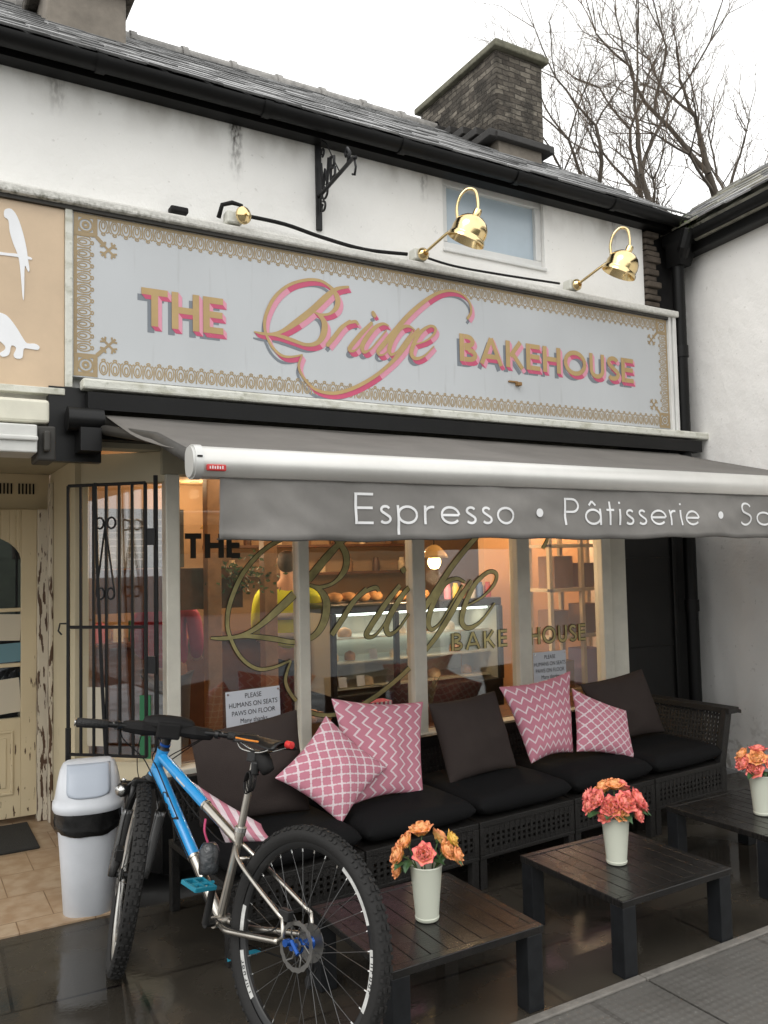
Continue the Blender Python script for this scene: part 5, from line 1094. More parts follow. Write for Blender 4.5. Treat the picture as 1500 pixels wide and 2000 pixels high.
def rose(pos,dirn,base,r_,kind,label,group,seed,openn=1.0):
    rd=random.Random(seed); t=thing('rose',label,'rose',base,group); d=Vector(dirn).normalized(); a=d.orthogonal().normalized(); b_=d.cross(a); pos=Vector(pos)
    # petals in rings
    me=bpy.data.meshes.new('bloom'); vs=[];fs=[];uvs=[]
    rings=[(4,.22,.95,.10),(5,.42,1.0,.28),(6,.68,.92,.55),(7,.95,.72,.95)]
    for ri,(np_,rr_,hh,tilt) in enumerate(rings):
        for k in range(np_):
            th=2*PI*k/np_+ri*.7+rd.uniform(-.15,.15); ca,sa_=math.cos(th),math.sin(th); rad=a*ca+b_*sa_; tan=-a*sa_+b_*ca
            wd=r_*(.62+.25*rr_)*rd.uniform(.9,1.1); ht=r_*1.15*hh*rd.uniform(.88,1.12); tl=tilt*rd.uniform(.8,1.2)*openn
            o0=len(vs); NU,NV=6,6
            for j in range(NV+1):
                v=j/NV; out=rr_*r_*.25+ r_*rr_*.75*math.sin(v*PI/2)**.8 + r_*.35*tl*v*v; hgt=ht*v*(1-.28*tl*v)
                for i in range(NU+1):
                    u=(i/NU-.5)*2; wv=wd*(math.sin(PI*min(1,.16+v*.72))**.7)*(1 if v<.95 else .8)
                    cur=u*u*wd*.45
                    p=pos+rad*(out-cur)+tan*(u*wv)+d*(hgt-ht*.35-.10*wd*u*u*v+rd.uniform(-1,1)*.002*v); vs.append(p); uvs.append((i/NU,min(1,v*(.55+.5*rr_)+abs(u)*.15*v)))
            for j in range(NV):
                for i in range(NU): q_=o0+j*(NU+1)+i; fs.append((q_,q_+1,q_+NU+2,q_+NU+1))
    org=Vector(base); me.from_pydata([tuple(v-org) for v in vs],[],fs); uvl=me.uv_layers.new(name='UVMap')
    for lp in me.loops: uvl.data[lp.index].uv=uvs[lp.vertex_index]
    for q_ in me.polygons: q_.use_smooth=True
    me.materials.append(PM[kind]); o=bpy.data.objects.new('bloom',me); C.objects.link(o); o.parent=t
    m_=MB(); mo=V(pos.x-vctr[0],pos.y-vctr[1],0); mo=mo*min(1,.036/max(mo.length,1e-4)); m_.tube([base,(vctr[0]+mo.x,vctr[1]+mo.y,.492),tuple((V(vctr[0]+mo.x,vctr[1]+mo.y,.515)+pos)/2),tuple(pos-d*r_*.3)],.0028,6); m_.lathe([(.003,-.012),(.009,-.004),(.011,.004),(.0,.006)],pos-d*r_*.35,d,8); m_.build('stem',M_stem,t,smooth=True)
    m_=MB()
    for k in range(2):
        th=rd.uniform(0,6.3); o_=V(math.cos(th),math.sin(th),rd.uniform(-.9,.2)); ctr=Vector(base); dx_=V(pos.x-ctr.x,pos.y-ctr.y,0); p0=V(ctr.x,ctr.y,0)+dx_*.75+V(math.cos(th),math.sin(th),0)*.02; p0.z=max(.525,pos.z-.045-.03*rd.random()); hr0=V(p0.x-vctr[0],p0.y-vctr[1],0); o_=(V(hr0.x,hr0.y,0)*9+o_*.6).normalized(); tn=o_.cross(V(0,0,1)).normalized(); l_=rd.uniform(.04,.065); w_=l_*.32
        ct=[p0+o_*l_*q_ for q_ in (0,.3,.65,1)]; ct[3].z-=.008
        m_.add([ct[0],ct[1]+tn*w_+V(0,0,.006),ct[2]+tn*w_*.9+V(0,0,.005),ct[3],ct[2]-tn*w_*.9+V(0,0,.005),ct[1]-tn*w_+V(0,0,.006),ct[1],ct[2]],[(0,1,6),(0,6,5),(1,2,7,6),(6,7,4,5),(2,3,7),(7,3,4)])
    m_.build('leaf',M_leaf,t)
    return t
def bunch(vx,vy,spec,label,group,s0,names=()):
    vctr[0]=vx; vctr[1]=vy
    # spec in metres relative to vase mouth: right, toward viewer, up, radius, kind
    rv=V(math.cos(R(-28)),math.sin(R(-28)),0); fv=V(-math.sin(R(28)),-math.cos(R(28)),0)
    for i,(a,b_,c_,r_,kd) in enumerate(spec):
        pos=V(vx,vy,.50)+rv*a+fv*b_+V(0,0,c_); base=(vx+a*.12,vy-b_*.1,.33); d=(rv*a*3+fv*(b_*3+.05)+V(0,0,c_+.10))
        rose(pos,d,base,r_,kd,names[i]+' rose in the '+label,group,s0+i)
bunch(1.735,2.70,[(-.105,.02,.045,.036,'y'),(-.075,.0,.085,.034,'y'),(-.015,-.01,.125,.040,'y'),(-.01,.05,.055,.036,'c'),(.075,.03,.06,.034,'y'),(.10,.0,.09,.030,'g'),(.115,.02,.035,.032,'y'),(-.11,.03,-.005,.026,'y'),(.06,-.05,.08,.034,'y')],'leftmost cream vase','roses in the leftmost vase',100,['far left orange','upper left orange','topmost open yellow orange','front centre coral','right hand orange','small pure yellow upper right','far right lower orange','drooping lowest left orange','half hidden rear right orange'])
bunch(2.745,2.722,[(-.11,.0,.05,.036,'c'),(-.085,.03,.085,.038,'c'),(-.03,.05,.055,.042,'c'),(.03,.06,.075,.044,'c'),(.09,.03,.08,.042,'c'),(.12,.0,.045,.036,'c'),(-.04,-.02,.12,.040,'y'),(.04,-.03,.12,.040,'c'),(.0,.0,.135,.038,'y'),(-.06,.05,.02,.030,'c'),(.085,.05,.02,.032,'c'),(-.10,-.05,.075,.036,'c'),(.0,.07,.03,.03,'y')],'middle cream vase','roses in the middle vase',200,['far left coral','upper left coral','front left of centre coral','front right of centre large coral','right hand coral','far right lower coral','upper left yellow orange','upper right coral','topmost yellow orange','lowest left small coral','lowest right coral','rear left coral','lowest centre yellow orange'])
bunch(3.87,2.80,[(-.09,.0,.06,.038,'c'),(-.05,.04,.035,.040,'c'),(-.03,.03,.09,.042,'y'),(.03,.05,.06,.042,'c'),(.0,-.02,.12,.040,'c'),(.07,.0,.09,.040,'c'),(-.08,-.03,.095,.036,'y'),(.09,.03,.04,.036,'c')],'right edge cream vase','roses in the rightmost vase',300,['far left coral','lower left front coral','upper centre yellow orange','front centre coral','topmost coral','right hand upper orange coral','rear left yellow orange','far right lower coral'])
# ================================================================== BIN
BN=thing('swing_bin','pale grey swing top bin with black liner standing left of the bicycle','bin',(.815,4.27,.0))
bc=V(.815,4.27,0); fa=V(-.30,-1,0).normalized()*1.0; fa=V(-.19,-.98,0).normalized(); ra=V(-fa.y,fa.x,0); ra=V(fa.y,-fa.x,0)*-1
def ring(z,rx,ry,n=36,e=2.5,cy=0):
    o_=[]
    for k in range(n):
        a=2*PI*k/n; c_,s_=math.cos(a),math.sin(a); x=rx*abs(c_)**(2/e)*(1 if c_>0 else -1); y=ry*abs(s_)**(2/e)*(1 if s_>0 else -1)
        o_.append(bc+ra*x+fa*(y+cy)+V(0,0,z))
    return o_
def loft(rings,cap0=True,cap1=True):
    mb=MB(); n=len(rings[0]); vs=[v for r_ in rings for v in r_]; fs=[]
    for j in range(len(rings)-1):
        for k in range(n): fs.append((j*n+k,j*n+(k+1)%n,(j+1)*n+(k+1)%n,(j+1)*n+k))
    if cap0: fs.append(tuple(range(n))[::-1])
    if cap1: fs.append(tuple((len(rings)-1)*n+k for k in range(n)))
    mb.add(vs,fs); return mb
loft([ring(.0,.106,.10),ring(.012,.116,.11),ring(.25,.130,.125),ring(.50,.148,.14)]).build('bin_body',M_bin,BN,smooth=True,autos=50)
rb=random.Random(5); bg_=[]
for j,z in enumerate((.395,.41,.43,.45,.47,.49,.51)):
    rg=ring(z,.157,.15)
    if j==0: rg=ring(z,.145,.138)
    bg_.append([p+(p-bc-V(0,0,z)).normalized()*(.009*noise.noise(Vector((i*.55,j*.5,3)))+.008*noise.noise(Vector((i*.9+j*.8,j*.9,8))))+V(0,0,(.018*noise.noise(Vector((math.cos(i*.1745)*1.5,math.sin(i*.1745)*1.5,7))) if j<3 else 0)) for i,p in enumerate(rg)])
loft(bg_,False,False).build('bin_liner',M_bag,BN,smooth=True)
lid=loft([ring(.492,.160,.153),ring(.505,.166,.158),ring(.528,.164,.156),ring(.534,.158,.150),ring(.56,.152,.142,e=3),ring(.62,.143,.120,e=3.2,cy=-.008),ring(.67,.132,.090,e=3.4,cy=-.012),ring(.70,.118,.060,e=3.4,cy=-.016),ring(.712,.10,.035,e=3,cy=-.018)])
lid.build('lid',M_bin,BN,smooth=True,autos=60)
# swinging flap on the sloping front
fl=MB(); NU,NV=12,14; vs=[]
for j in range(NV+1):
    v=j/NV; z=.565+.140*v
    yf=(.1445+(.118-.1445)*min(1,(z-.56)/.06)) if z<.62 else (.112+(.078-.112)*(z-.62)/.05 if z<.67 else .078+(.044-.078)*(z-.67)/.03)
    if z<.62: yf=.142-(z-.56)/.06*.030
    for i in range(NU+1):
        u=(i/NU-.5)*2; wd=.098 if v>.22 else .098*math.sqrt(max(.0,1-((.22-v)/.22)**2))*.35+.098*.65
        x=u*wd; y=yf+.006-.010*(abs(u)**4)
        vs.append(bc+ra*x+fa*y+V(0,0,z))
fl.add(vs,[(j*(NU+1)+i,j*(NU+1)+i+1,(j+1)*(NU+1)+i+1,(j+1)*(NU+1)+i) for j in range(NV) for i in range(NU)])
fo=fl.build('flap',M_flap,BN,smooth=True); s_=fo.modifiers.new('s','SOLIDIFY'); s_.thickness=.006
m_=MB(); 
pt_=[(.0,.0),(.035,.0),(.032,-.06),(.022,-.085),(.010,-.085),(.0,-.06)]
e0=bc+ra*.150+fa*.06+V(0,0,.50); m_.prism([e0+(fa*-.9+ra*.3).normalized()*(x-.01)+V(0,0,z) for x,z in pt_],ra*.008); m_.build('clip_tab',M_bin,BN,bevel=.003)
# door mat
tag(bx('door_mat',(-.2,5.3,.0125),(.74,5.85,.028),M_mat,None,.006),'black rubber door mat lying inside the tiled porch','door mat')
# ================================================================== BICYCLE
bRc=V(1.133,2.601,0); bh=(V(.814,3.585,0)-bRc).normalized(); bl_=V(-bh.y,bh.x,0); le=R(10)
bu=V(0,0,math.cos(le))-bl_*math.sin(le); bs_=bl_*math.cos(le)+V(0,0,math.sin(le))
def T(a,b,c=0): return bRc+bh*a+bu*b+bs_*c        # along, up, to the bike's left (camera side)
BK=thing('mountain_bike','hardtail mountain bike with blue and bare metal frame leaning in front of the sofa','bicycle',bRc)
def wheel(con,h,u_,s_,label,rear):
    Rr=.375; cc=con+u_*Rr
    hub=MB(); w0=.05 if not rear else .062
    hub.lathe([(.0,-w0),(.011,-w0),(.011,-.035),(.026,-.033),(.026,-.028),(.016,-.022),(.015,.022),(.026,.028),(.026,.033),(.011,.035),(.011,w0),(.0,w0)],cc,s_,20)
    W=hub.build('wheel_hub',M_anod if rear else M_bkpl,BK,smooth=True,autos=35)
    def P(r_,t,c): return cc+(h*math.cos(t)+u_*math.sin(t))*r_+s_*c
    N=96; prof=[(.322,-.017),(.330,-.024),(.345,-.030),(.360,-.0265),(.3685,-.014),(.371,0),(.3685,.014),(.360,.0265),(.345,.030),(.330,.024),(.322,.017)]
    m_=MB(); vs=[P(r_,2*PI*i/N,c) for i in range(N) for r_,c in prof]; n=len(prof); m_.add(vs,[(i*n+k,i*n+k+1,((i+1)%N)*n+k+1,((i+1)%N)*n+k) for i in range(N) for k in range(n-1)])
    kn=MB()
    for i in range(80):
        t=2*PI*i/80; tn=-h*math.sin(t)+u_*math.cos(t); rd_=h*math.cos(t)+u_*math.sin(t)
        for c,dz in ((-.0085,0),(.0085,0)) if i%2 else ((0,0),): kn.obox(P(.3725,t,c),tn*.0085,s_*.0055,rd_*.0035)
        for c,sg_ in ((-.024,-1),(.024,1)):
            o_=(rd_*.6+s_*sg_*.8).normalized(); kn.obox(P(.3655,t+(.02 if i%2 else 0),c*.92),tn*.006,o_.cross(tn)*.005,o_*.004)
    ty=m_.build('tyre',M_tyre,BK,smooth=True); kn.build('tread_knobs',M_tyre,ty)
    m_=MB(); pr=[(.300,-.006),(.306,-.0115),(.323,-.0135),(.323,.0135),(.306,.0115),(.300,.006)]; n=len(pr)
    vs=[P(r_,2*PI*i/N,c) for i in range(N) for r_,c in pr]; m_.add(vs,[(i*n+k,i*n+(k+1)%n,((i+1)%N)*n+(k+1)%n,((i+1)%N)*n+k) for i in range(N) for k in range(n)])
    rim=m_.build('rim',M_rim if rear else M_rimS,BK,smooth=True,autos=40)  # silver of the front rim paints the sky's reflection into its colour
    def decal(t0,t1,r0,r1,c0,c1,mi=0,ex=0):
        k=max(1,int(abs(t1-t0)/.05)); vs=[]
        for i in range(k+1):
            t=t0+(t1-t0)*i/k; vs+= [P(r0,t,c0+.0010+ex),P(r1,t,c1+.0010+ex)]
        m_.add(vs,[(2*i,2*i+1,2*i+3,2*i+2) for i in range(k)],mi)
    # white rear decal arcs with dark letters, front arc painted as sky sheen, left side
    for di,(t0,t1) in enumerate(((PI*.66,PI*.86),(PI*.93,PI*1.12),(PI*1.74,PI*1.90),(PI*1.96,PI*2.05)) if rear else ((PI*.75,PI*1.25),)):
        m_=MB(); decal(t0,t1,.3055,.3225,.0113,.0134)
        if rear and di in (1,2):
            for k_,ch in enumerate('INDUOT'):
                a=t0+.06+k_*.062
                decal(a,a+.010,.309,.320,.0118,.0131,1,.0004)
                if ch in 'NUO': decal(a+.028,a+.038,.309,.320,.0118,.0131,1,.0004)
                if ch in 'ODT': decal(a+.011,a+.028,.317,.320,.0128,.0131,1,.0005)
                if ch in 'OU': decal(a+.011,a+.028,.309,.312,.0118,.0122,1,.0005)
        m_.build('rim_decal',[M_decal,M_ink],rim)
    m_=MB(); nip=MB()
    for i in range(32):
        t=2*PI*i/32; sg_=1 if i%2 else -1; cross=(.55 if (i//2)%2 else -.55); a0=P(.024,t+cross*2.2,.030*sg_); a1=P(.302,t,.0); m_.tube([a0,a1],.0011,4,cap=False); d=(a0-a1).normalized(); nip.tube([a1,a1+d*.014],.0024,5)
    sp_=m_.build('spokes',M_spoke,BK); nip.build('nipples',M_silver,sp_)
    # brake rotor on the left
    m_=MB(); c=.040; n=72; rr_=.080
    vs=[]; 
    for i in range(n):
        t=2*PI*i/n; ro=rr_-.0025*(i%4<2); vs+=[P(ro,t,c-.001),P(rr_-.017+.0015*(i%6<3),t,c-.001),P(rr_-.017+.0015*(i%6<3),t,c+.001),P(ro,t,c+.001)]
    m_.add(vs,[(i*4+k,i*4+(k+1)%4,((i+1)%n)*4+(k+1)%4,((i+1)%n)*4+k) for i in range(n) for k in range(4)])
    for i in range(6):
        t=2*PI*i/6; m_.tube([P(.018,t-.3,c),P(.04,t-.28,c),P(.066,t+.1,c)],.003,5)
    m_.lathe([(.01,-.003),(.022,-.003),(.022,.003),(.01,.003)],cc+s_*c,s_,16); m_.build('brake_rotor',M_rotor,BK,smooth=True,autos=40)
    return cc
rc=wheel(bRc,bh,bu,bs_,'rear',True)
az2=R(12); h2=V(math.sin(az2),math.cos(az2),0); l2=V(-h2.y,h2.x,0); u2_=V(0,0,math.cos(le))-l2*math.sin(le); s2=l2*math.cos(le)+V(0,0,math.sin(le)); fcon=V(.78,3.60,0)
fc=wheel(fcon,h2,u2_,s2,'front',False)
# cassette
m_=MB()
for i in range(9):
    r_=.026+.0045*i; c=-.055+.0035*i
    m_.lathe([(.012,-.0008),(r_,-.0008),(r_,.0008),(.012,.0008)],rc+bs_*c,bs_,24)
m_.build('cassette',M_rotor,BK)
# frame
HT=T(.958,.885); HB=T(.998,.775); BBp=T(.447,.335); SJ=T(.405,.615); ST=T(.400,.665); hd=(HB-HT).normalized()
m_=MB(); m_.tube([HT,HT+hd*.02,HB-hd*.02,HB],[.027,.024,.024,.027],18); m_.build('head_tube',M_blue,BK,smooth=True,autos=50)
def lerp(a,b,t): return a+(b-a)*t
tt0=T(.968,.855); tt1=T(.402,.622); m_=MB(); m_.tube([tt0,lerp(tt0,tt1,.60)],[.022,.0205],18); m_.build('top_tube_blue',M_blue,BK,smooth=True,autos=50)
m_=MB(); m_.tube([lerp(tt0,tt1,.60),lerp(tt0,tt1,.615),lerp(tt0,tt1,.6151),tt1],[.0225,.0225,.0195,.017],18); m_.build('top_tube_bare',M_ti,BK,smooth=True,autos=50)
dt0=T(.988,.80); dt1=T(.455,.345); m_=MB(); m_.tube([dt0,lerp(dt0,dt1,.1),lerp(dt0,dt1,.62)],[.024,.026,.0245],18); m_.build('down_tube_blue',M_blue,BK,smooth=True,autos=50)
m_=MB(); m_.tube([lerp(dt0,dt1,.62),lerp(dt0,dt1,.635),lerp(dt0,dt1,.6351),dt1],[.0265,.0265,.022,.022],18); m_.build('down_tube_bare',M_ti,BK,smooth=True,autos=50)
m_=MB(); m_.tube([T(.452,.345),SJ,ST],[.0165,.016,.018],16); m_.tube([T(.402,.645),ST],.021,16); m_.build('seat_tube',M_ti,BK,smooth=True,autos=50)
m_=MB(); m_.lathe([(.0,-.037),(.021,-.037),(.021,.037),(.0,.037)],BBp,bs_,18); m_.build('bottom_bracket',M_ti,BK,smooth=True,autos=40)
m_=MB()
for s_ in (1,-1):
    m_.tube(catmull([T(.44,.335,s_*.018),T(.37,.330,s_*.042),T(.30,.338,s_*.047),T(.19,.357,s_*.060),T(.06,.378,s_*.067)],5),[.0105]*21,10)
    m_.tube(catmull([T(.398,.612,s_*.016),T(.35,.580,s_*.040),T(.25,.535,s_*.055),T(.05,.450,s_*.066)],5),.0078,10)
    m_.tube([T(.052,.452,s_*.067),T(.038,.40,s_*.067),T(.065,.375,s_*.067)],.007,8)
m_.tube([T(.345,.578,.04),T(.335,.575,0),T(.345,.578,-.04)],.007,8)
m_.build('rear_stays',M_ti,BK,smooth=True)
# script on the down tube, left face
dd=(dt1-dt0).normalized(); dn=(bs_).normalized(); dup_=dn.cross(dd).normalized()
def DP(u,v,d): 
    q_=lerp(dt0,dt1,.16)+dd*u; v=max(-.022,min(.022,v)); return q_+dup_*v+dn*(math.sqrt(max(0,.0262**2-v*v))+.0008+d)
m_=MB()
for k_,pts in enumerate([[(.05,.016),(.03,.018),(.02,.008),(.045,-.002),(.055,-.012),(.035,-.018),(.012,-.01)],[(.085,.004),(.07,.002),(.068,-.010),(.082,-.012),(.09,-.002),(.082,.006)],[(.108,.006),(.102,-.008),(.112,-.012),(.124,.004),(.12,-.010),(.128,-.012)],[(.135,-.004),(.155,.014),(.158,.020),(.150,.016),(.146,-.008),(.156,-.014),(.20,.002)]]):
    P_=catmull(pts,4); ribbon(m_,P_,.0045,lambda u,v,d:DP(u,v,d),.0002+k_*1e-4)
m_.build('frame_script',M_ink,BK)
m_=MB(); q_=lerp(tt0,tt1,.33); td=(tt1-tt0).normalized(); m_.obox(q_+bs_*.0212,td*.035,bs_*.0004,td.cross(bs_)*.0035); m_.build('frame_badge',M_decal,BK)
# seatpost, clamp, saddle and things under it
m_=MB(); m_.tube([T(.401,.655),T(.364,.915)],.0142,16); m_.build('seat_post',M_ti,BK,smooth=True,autos=50)
m_=MB(); m_.lathe([(.017,-.008),(.0225,-.008),(.0225,.008),(.017,.008)],T(.3995,.668),(T(.364,.915)-T(.401,.655)),18); m_.build('seat_clamp',M_silver,BK,smooth=True,autos=40)
m_=MB(); ns=16; vs=[]
for i in range(ns+1):
    t=i/ns; a=.49-.285*t; hw=.018+.052*max(0,(t-.35)/.65)**1.3 if t<.93 else .060; hw=.016 if i==0 else hw; zt=.995+.006*math.sin(t*5)+.014*t*t
    for k in range(13):
        th=-PI*.5+PI*k/12; y=math.sin(th)*hw; z=zt-.004+.012*math.cos(th)-.018*(abs(math.sin(th))**3)
        vs.append(T(a,z,y))
m_.add(vs,[(i*13+k,i*13+k+1,(i+1)*13+k+1,(i+1)*13+k) for i in range(ns) for k in range(12)])
sd2=m_.build('saddle',M_bkpl,BK,smooth=True); s_=sd2.modifiers.new('s','SOLIDIFY'); s_.thickness=.010
m_=MB(); m_.tube(catmull([T(.46,.992,.026),T(.38,.993,.036),T(.30,.997,.052)],6),.0035,6); m_.build('orange_edge',M_orange,sd2)
m_=MB(); 
for s_ in(-1,1): m_.tube(catmull([T(.47,.975,s_*.008),T(.42,.955,s_*.022),T(.32,.955,s_*.022),T(.23,.985,s_*.03)],5),.0035,6)
m_.build('saddle_rails',M_silver,sd2,smooth=True)
m_=MB(); m_.obox(T(.362,.935),bh*.024,bs_*.026,bu*.022); m_.lathe([(.0,-.03),(.016,-.028),(.018,.02),(.0,.03)],T(.335,.90,.018),bu,12); m_.build('post_head',M_bkpl,BK,bevel=.006)
m_=MB(); m_.lathe([(.0,-.05),(.026,-.045),(.033,-.01),(.030,.03),(.0,.045)],T(.315,.925,.0),(bu*.6+bh*.6),14,sx=1,sy=.75); m_.build('saddle_bag',M_blackmatt,BK,smooth=True)
m_=MB()
for k_ in range(4): m_.tube([T(.34+.018*math.cos(a/10*2*PI)+.003*k_,.855+.04*math.sin(a/10*2*PI)-.004*k_,.02+.006*k_) for a in range(11)],.0032,5)
m_.build('cable_lock',M_blackmatt,BK,smooth=True)
m_=MB(); m_.lathe([(.0,-.016),(.013,-.014),(.014,.012),(.0,.016)],T(.185,1.0),bh,14); m_.build('rear_light',mat('red_light_lens',(.55,.03,.03),.25),BK,smooth=True,autos=50); m_=MB(); m_.tube([T(.20,1.0),T(.24,.985)],.007,8); m_.build('light_mount',M_bkpl,BK)
# stem, handlebar
SC=T(.945,.955); m_=MB(); m_.tube([HT,HT-hd*.012,HT-hd*.055],[.026,.019,.019],14); m_.tube([HT-hd*.035,SC],.019,12); m_.build('stem',M_bkpl,BK,smooth=True,autos=50)
m_=MB(); m_.lathe([(.0,.0),(.0235,0),(.0235,.010),(.0,.010)],HT-hd*.016,-hd,16); m_.build('headset_spacer',M_anod,BK,smooth=True,autos=40)
m_=MB(); m_.lathe([(.0,0),(.030,0),(.034,.02),(.026,.03),(.0,.03)],HB,hd,16); m_.build('headset',M_bkpl,BK,smooth=True,autos=40)
def HP(y,b=0,f=0): return SC+s2*y+u2_*b+h2*f
m_=MB(); m_.tube(catmull([HP(.37,.015,-.05),HP(.25,.016,-.035),HP(.12,.012,-.01),HP(.05,0,0),HP(-.05,0,0),HP(-.12,.012,-.01),HP(-.25,.016,-.035),HP(-.37,.015,-.05)],5),.0125,12); hb=m_.build('handlebar',M_bkpl,BK,smooth=True)
for s_ in (1,-1):
    m_=MB(); m_.tube([HP(s_*.37,.015,-.05),HP(s_*.365,.0151,-.0495),HP(s_*.25,.016,-.035),HP(s_*.245,.016,-.035)],[.015,.0195,.0185,.014],14); m_.build('grip',M_grip,hb,smooth=True,autos=50)
    m_=MB(); m_.lathe([(.0,.0),(.013,0),(.0155,.003),(.0155,.006),(.0,.006)],HP(s_*.371,.015,-.05),s2*s_,16); m_.build('bar_end_plug',M_silver,hb,smooth=True,autos=40)
    m_=MB(); m_.tube(catmull([HP(s_*.20,.012,-.01),HP(s_*.20,.005,.03),HP(s_*.22,-.005,.055),HP(s_*.28,-.012,.06),HP(s_*.335,-.016,.045)],5),.0055,8)
    m_.tube([HP(s_*.215,.014,-.03),HP(s_*.20,.014,-.02)],.0185,12); m_.tube([HP(s_*.21,.008,.02),HP(s_*.13,.008,.03)],.012,10); m_.build('brake_lever',M_bkpl,hb,smooth=True,autos=50)
    m_=MB(); m_.lathe([(.0,-.004),(.006,-.004),(.006,.004),(.0,.004)],HP(s_*.225,.022,-.035),u2_,10); m_.build('lever_clamp_bolt',M_silver,hb)
m_=MB()
for y0,y1,r_ in ((.19,.03,.027),(-.03,-.19,.026)): m_.tube([HP(y0,.012,-.012),HP((y0+y1)/2,.01,-.008),HP(y1,.006,0)],[r_*.8,r_*1.1,r_*.9],10)
m_.obox(HP(0,.010,-.01),s2*.05,h2*.03,u2_*.034); m_.lathe([(.0,-.11),(.022,-.10),(.034,-.05),(.036,0),(.034,.05),(.022,.10),(.0,.11)],HP(.0,.038,.0),s2,14,sx=1,sy=.75); m_.build('handlebar_bag',M_blackmatt,hb,bevel=.01,seg=3)
# cables
m_=MB()
m_.tube(catmull([HP(.14,.01,.03),HP(.06,-.02,.09),HP(.0,-.10,.09),fc+u2_*.30+s2*.045,fc+u2_*.12+s2*.06],6),.0026,5)
m_.tube(catmull([HP(-.14,.01,.03),HP(-.03,-.03,.10),HP(.04,-.11,.06),T(.93,.80,.03),T(.75,.64,.03)],6),.0026,5)
m_.tube(catmull([HP(-.18,.01,.0),HP(-.10,-.06,.05),HP(-.02,-.12,.05),T(.94,.80,-.03)],6),.0026,5)
m_.tube(catmull([HP(.10,0,.03),HP(.105,-.10,.06),HP(.085,-.20,.05),HP(.04,-.26,.03)],6),.002,5); m_.tube(catmull([HP(-.20,.01,.02),HP(-.14,-.05,.09),HP(-.05,-.12,.07),T(.965,.82,-.035),T(.80,.71,-.022),T(.55,.60,-.022),T(.43,.60,-.03),T(.25,.52,-.066),T(.06,.44,-.07)],6),.0026,5); m_.tube(catmull([HP(.20,.01,.02),HP(.17,-.06,.08),HP(.09,-.12,.08),T(.99,.80,.036),T(.80,.64,.030),T(.60,.47,.028),T(.47,.36,.03),T(.30,.352,.058),T(.10,.40,.072),T(.055,.45,.07)],6),.0026,5); m_.build('cables',M_blackmatt,BK,smooth=True)
# fork: crown, stanchions, lowers
cr=HB+hd*.03; up2=(cr-fc); ax2=up2.normalized(); m_=MB()
m_.obox(cr+hd*.012,s2*.078,h2*.022,hd*.020); m_.tube([HB,cr+hd*.02],[.024,.028],12); m_.build('fork_crown',M_bkpl,BK,bevel=.010,seg=3)
for s_ in(1,-1):
    m_=MB(); top=cr+s2*.068*s_+hd*.01; bot=fc+s2*.066*s_+h2*.012; m_.tube([top,lerp(top,bot,.33)],.0165,14)
    m_.build('fork_stanchion',M_bkpl,BK,smooth=True)
m_=MB()
for s_ in(1,-1):
    top=cr+s2*.068*s_+hd*.01; bot=fc+s2*.066*s_+h2*.012; a=lerp(top,bot,.30); m_.tube([a,lerp(top,bot,.36),lerp(top,bot,.9),bot-u2_*.01],[.024,.0225,.020,.017],14)
m_.tube(catmull([lerp(cr+s2*.068,fc+s2*.066,.36),lerp(cr,fc,.22)+s2*.03+h2*.09+u2_*.06,lerp(cr,fc,.22)-s2*.03+h2*.09+u2_*.06,lerp(cr-s2*.068,fc-s2*.066,.36)],6),.012,8)
m_.build('fork_lowers',mat('polished_grey_fork',(.10,.10,.10),.2,metal=.6),BK,smooth=True)
m_=MB(); q_=fc+s2*.055+u2_*.095-h2*.03; m_.obox(q_,s2*.016,h2*.03,u2_*.024); m_.obox(q_+s2*.016,s2*.004,h2*.018,u2_*.014); m_.build('front_brake_caliper',M_bkpl,BK,bevel=.005)
m_=MB(); q_=T(.05,.463,.055); m_.obox(q_,bs_*.014,bh*.026,bu*.018); m_.build('rear_brake_caliper',M_bkpl,BK,bevel=.005)
m_=MB(); m_.tube([T(-.012,.40,.075),T(-.055,.372,.082)],.0075,10); m_.lathe([(.0,-.01),(.012,-.01),(.012,.01),(.0,.01)],T(.012,.388,.072),bs_,12); m_.build('quick_release_lever',M_anod,BK,smooth=True,autos=40)
q_=cr+s2*.115-u2_*.045; m_=MB(); m_.lathe([(.0,-.02),(.026,-.018),(.030,.0),(.024,.016),(.0,.018)],q_,-h2*.8+s2*.5,16); m_.tube([q_,cr+s2*.07],.007,8); fl_=m_.build('fork_lamp',M_bkpl,BK,smooth=True,autos=50)
m_=MB(); m_.lathe([(.0,.0),(.021,.001),(.022,.006),(.0,.009)],q_+(-h2*.8+s2*.5).normalized()*.014,-h2*.8+s2*.5,16); m_.lathe([(.0,-.008),(.009,-.004),(.009,.004),(.0,.008)],q_+u2_*.042,u2_,10); m_.build('lens',M_silver,fl_,smooth=True)
